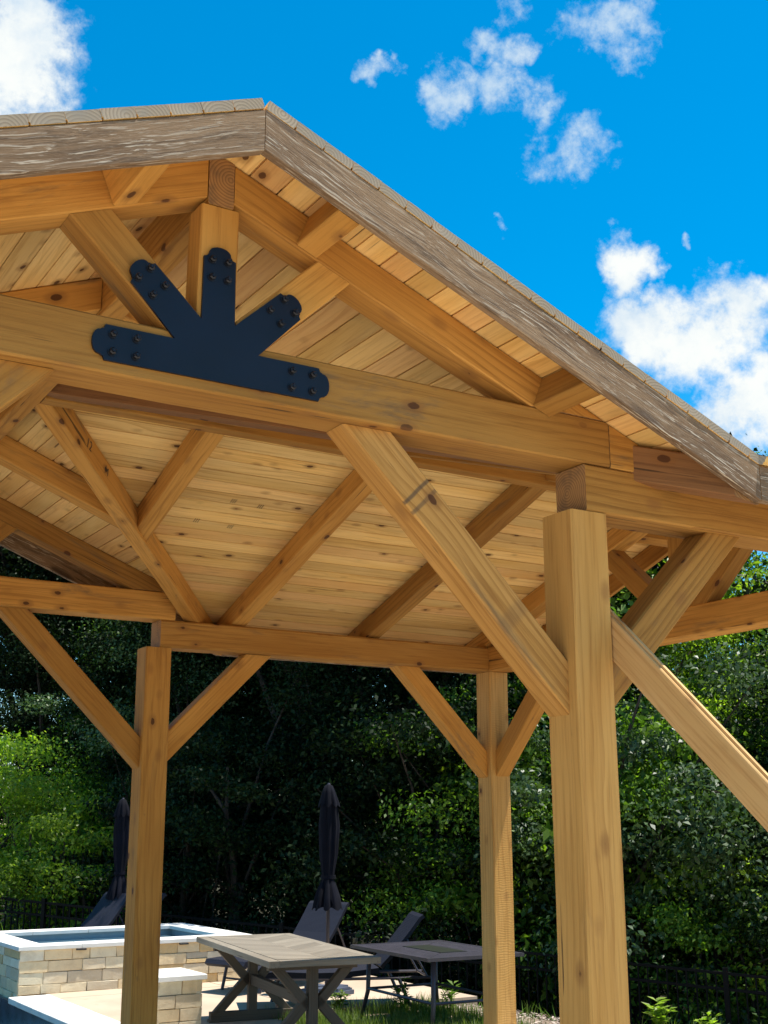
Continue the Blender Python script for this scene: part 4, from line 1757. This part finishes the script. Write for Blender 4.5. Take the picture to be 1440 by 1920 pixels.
trees = [
    ('canopy', 'leaf_shade', -16.2, 18.4, 1.0, 'dense canopy tree filling the far left of the wood'),
    ('canopy', 'leaf_shade', -14.0, 20.6, 1.05, 'dense canopy tree behind the left tie beam'),
    ('canopy', 'leaf_shade', -18.2, 20.5, 1.1, 'dense canopy tree beyond the left edge of the wood'),
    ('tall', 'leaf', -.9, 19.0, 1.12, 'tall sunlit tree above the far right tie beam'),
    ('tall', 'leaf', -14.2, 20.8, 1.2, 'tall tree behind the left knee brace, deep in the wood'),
    ('round', 'leaf_shade', -12.2, 18.6, 1.35, 'broad tree filling the gap above the lime shrubs'),
    ('canopy', 'leaf_shade', -9.2, 17.8, 1.0, 'tall leaning canopy tree added to shade the wood behind the left post'),
    ('canopy', 'leaf_shade', -8.4, 15.2, 1.0, 'tall canopy tree added to shade the wood behind the pier'),
    ('canopy', 'leaf_shade', -6.0, 14.9, 1.0, 'tall canopy tree added to shade the wood above the middle umbrella'),
    ('canopy', 'leaf_shade', -7.3, 18.0, 1.05, 'second row canopy tree behind the middle umbrella'),
    ('canopy', 'leaf_shade', -4.6, 17.6, 1.0, 'second row canopy tree behind the far corner post'),
    ('canopy', 'leaf_shade', 3.0, 15.8, .86, 'canopy tree added to shade the dark corner at the right edge'),
    ('mid', 'leaf_shade', -14.6, 16.4, 1.35, 'mid-size tree at the far left edge behind the lime shrub'),
    ('mid', 'leaf_shade', -12.8, 17.2, 1.5, 'small dark tree behind the left knee brace'),
    ('tall', 'leaf_shade', -15.2, 18.5, 1.15, 'tall dark tree farthest left in the wood'),
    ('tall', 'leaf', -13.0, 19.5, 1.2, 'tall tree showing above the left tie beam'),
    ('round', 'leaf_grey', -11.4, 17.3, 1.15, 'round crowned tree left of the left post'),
    ('mid', 'leaf_shade', -10.6, 15.4, 1.35, 'dark young tree behind the left post'),
    ('tall', 'leaf_shade', -9.6, 19.8, 1.25, 'tall dark tree behind the left braces'),
    ('mid', 'leaf_shade', -7.4, 14.8, 1.45, 'dark young tree left of the middle umbrella'),
    ('round', 'leaf_shade', -7.2, 17.0, 1.25, 'broad dark tree above the middle umbrella'),
    ('tall', 'leaf_shade', -6.3, 19.6, 1.25, 'tall dark tree in the middle of the wood'),
    ('mid', 'leaf_shade', -5.1, 14.3, 1.45, 'dark young tree behind the far corner post'),
    ('round', 'leaf_shade', -4.9, 16.6, 1.2, 'broad dark tree behind the far corner post'),
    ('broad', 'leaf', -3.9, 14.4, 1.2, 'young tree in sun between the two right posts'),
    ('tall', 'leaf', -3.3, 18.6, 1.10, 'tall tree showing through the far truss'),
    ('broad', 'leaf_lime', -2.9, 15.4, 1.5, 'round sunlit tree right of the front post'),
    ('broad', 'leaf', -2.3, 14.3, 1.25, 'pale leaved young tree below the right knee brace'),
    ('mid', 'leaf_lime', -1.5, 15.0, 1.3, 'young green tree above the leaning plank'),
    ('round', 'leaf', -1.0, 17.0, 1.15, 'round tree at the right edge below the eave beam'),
    ('mid', 'leaf_shade', .4, 14.4, 1.4, 'dark young tree at the right edge'),
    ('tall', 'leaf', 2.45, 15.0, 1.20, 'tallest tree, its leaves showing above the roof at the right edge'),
    ('tall', 'leaf_shade', -.4, 20.5, 1.0, 'dark tree deep in the wood at the right'),
    ('round', 'leaf_shade', 2.6, 17.5, 1.2, 'dark round tree beyond the right edge of the fence'),
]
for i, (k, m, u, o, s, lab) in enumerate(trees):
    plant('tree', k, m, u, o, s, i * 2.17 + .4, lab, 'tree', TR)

# the deep wood behind: one mass of far leaves
cs = []
r = np.random.default_rng(77)
for i in range(720):
    u = r.uniform(-30, 10)
    o = r.uniform(21.5, 27)
    p = uo(u, o)
    top = 7.3 if u > -6 else 11.5
    cs.append((p.x, p.y, ground_z(p.x, p.y) + r.random() ** 1.15 * top))
me = leaf_mesh('woods', cs, 260, .60, .10, M['leaf_shade'], 78)
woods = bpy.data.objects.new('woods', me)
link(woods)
tag(woods, 'deep dark wood behind the nearer trees', None, None, 'stuff')


# ------------------------------------------------------------------ grass, weeds, mulch
def blades(name, spots, hmin, hmax, wd, seed, mat, lean=.45):
    r = np.random.default_rng(seed)
    n = len(spots)
    p = np.array(spots)
    h = r.uniform(hmin, hmax, n)
    a = r.uniform(0, 2 * np.pi, n)
    d = np.stack([np.cos(a), np.sin(a), np.zeros(n)], 1)
    sd = np.stack([-np.sin(a), np.cos(a), np.zeros(n)], 1) * wd
    ln = r.uniform(.1, lean, n)
    up_ = np.array([0, 0, 1.0])
    v0 = p - sd
    v1 = p + sd
    mid = p + up_ * (h * .6)[:, None] + d * (h * ln * .35)[:, None]
    v2 = mid + sd * .7
    v3 = mid - sd * .7
    v4 = p + up_ * (h * .95)[:, None] + d * (h * ln)[:, None]
    verts = np.stack([v0, v1, v2, v3, v4], 1).reshape(-1, 3)
    faces = []
    for i in range(n):
        b = i * 5
        faces.append((b, b + 1, b + 2, b + 3))
        faces.append((b + 3, b + 2, b + 4))
    me = bpy.data.meshes.new(name)
    me.from_pydata(verts.tolist(), [], faces)
    me.materials.append(mat)
    o = bpy.data.objects.new(name, me)
    link(o)
    return o


sp = []
r = random.Random(4)
while len(sp) < 9000:
    x, yy = r.uniform(2.4, 5.6), r.uniform(4.6, 7.68)
    dn = mnoise.noise(Vector((x * 1.6, yy * 1.6, 3)))
    if dn < -.05 and r.random() > .12:
        continue
    if x > 4.25 and r.random() > .03:
        continue
    if x - 3.0 > (yy - 4.6) and r.random() > .15:
        continue
    sp.append((x, yy, ground_z(x, yy)))
g1 = blades('grass', sp, .05, .20, .004, 5, M['grass'])
tag(g1, 'ragged green grass growing at the patio edge under the tables', None, None, 'stuff')
sp = []
while len(sp) < 9000:
    u, o = r.uniform(-16, 2), r.uniform(10.0, 16)
    p = uo(u, o)
    if p.x < 4.96 and p.y < 14.42:
        continue
    sp.append((p.x, p.y, ground_z(p.x, p.y)))
g2 = blades('undergrowth', sp, .15, .6, .012, 6, M['leaf'], .8)
tag(g2, 'low undergrowth along the foot of the fence', None, None, 'stuff')

# mulch chips over the bare soil
bm = bmesh.new()
for i in range(7000):
    x, yy = r.uniform(4.3, 7.6), r.uniform(4.6, 10.6)
    if yy > 7.7 and x < 5:
        continue
    z = ground_z(x, yy)
    a = r.uniform(0, math.pi)
    l, w = r.uniform(.015, .045), r.uniform(.006, .014)
    e1 = Vector((math.cos(a), math.sin(a), r.uniform(-.4, .4))) * l
    e2 = Vector((-math.sin(a), math.cos(a), r.uniform(-.4, .4))) * w
    c = Vector((x, yy, z + .012))
    bm.faces.new([bm.verts.new(c + e1), bm.verts.new(c + e2), bm.verts.new(c - e1), bm.verts.new(c - e2)])
mu = mesh_obj('mulch', bm, M['chip'])
tag(mu, 'pale mulch chips on bare soil beyond the patio', None, None, 'stuff')


# leafy weeds: one plant each
def weed(loc, h, seed, label, n=16, lsize=.09, mat='leaf_lime'):
    r = random.Random(seed)
    t = empty('weed', loc, r.uniform(0, 6))
    tag(t, label, 'weed', 'weeds by the patio')
    bm = bmesh.new()
    bl_ = bmesh.new()
    for s in range(5):
        a = r.uniform(0, 6.28)
        ln = r.uniform(.15, .5)
        hh = h * r.uniform(.6, 1)
        pts = [Vector((0, 0, -.05)), Vector((math.cos(a) * ln * hh * .4, math.sin(a) * ln * hh * .4, hh * .6)), Vector((math.cos(a) * ln * hh, math.sin(a) * ln * hh, hh))]
        tube_bm(bm, pts, [.006, .005, .002], 5)
        for k in range(n):
            f = r.uniform(.25, 1)
            p = pts[1].lerp(pts[2], (f - .5) * 2) if f > .5 else pts[0].lerp(pts[1], f * 2)
            b = r.uniform(0, 6.28)
            d = Vector((math.cos(b), math.sin(b), r.uniform(-.1, .6))).normalized()
            sd = d.cross(Vector((0, 0, 1))).normalized()
            l = lsize * r.uniform(.6, 1.3)
            nz = sd.cross(d) * l * .1
            v = [bl_.verts.new(q) for q in (p, p + d * l * .5 + sd * l * .22 + nz, p + d * l, p + d * l * .5 - sd * l * .22 + nz)]
            bl_.faces.new(v)
    mesh_obj('stem', bm, M['leaf'], t)
    mesh_obj('foliage', bl_, M[mat], t)


def gz(x, yy):
    return (x, yy, ground_z(x, yy))


weed(gz(4.85, 4.85), .38, 1, 'leafy weed at the lower right just beyond the front post', 18, .10)
weed(gz(5.2, 4.6), .26, 2, 'smaller weed right of the leafy one at the lower right', 12, .08)
weed(gz(3.05, 7.35), .34, 3, 'ferny weed beside the near table trestle', 20, .07, 'grass')
weed(gz(3.55, 6.95), .45, 4, 'tall dark weed growing by the fire table leg', 14, .08, 'leaf')
weed(gz(4.25, 7.2), .30, 5, 'weed under the far end of the fire table', 14, .08, 'leaf')
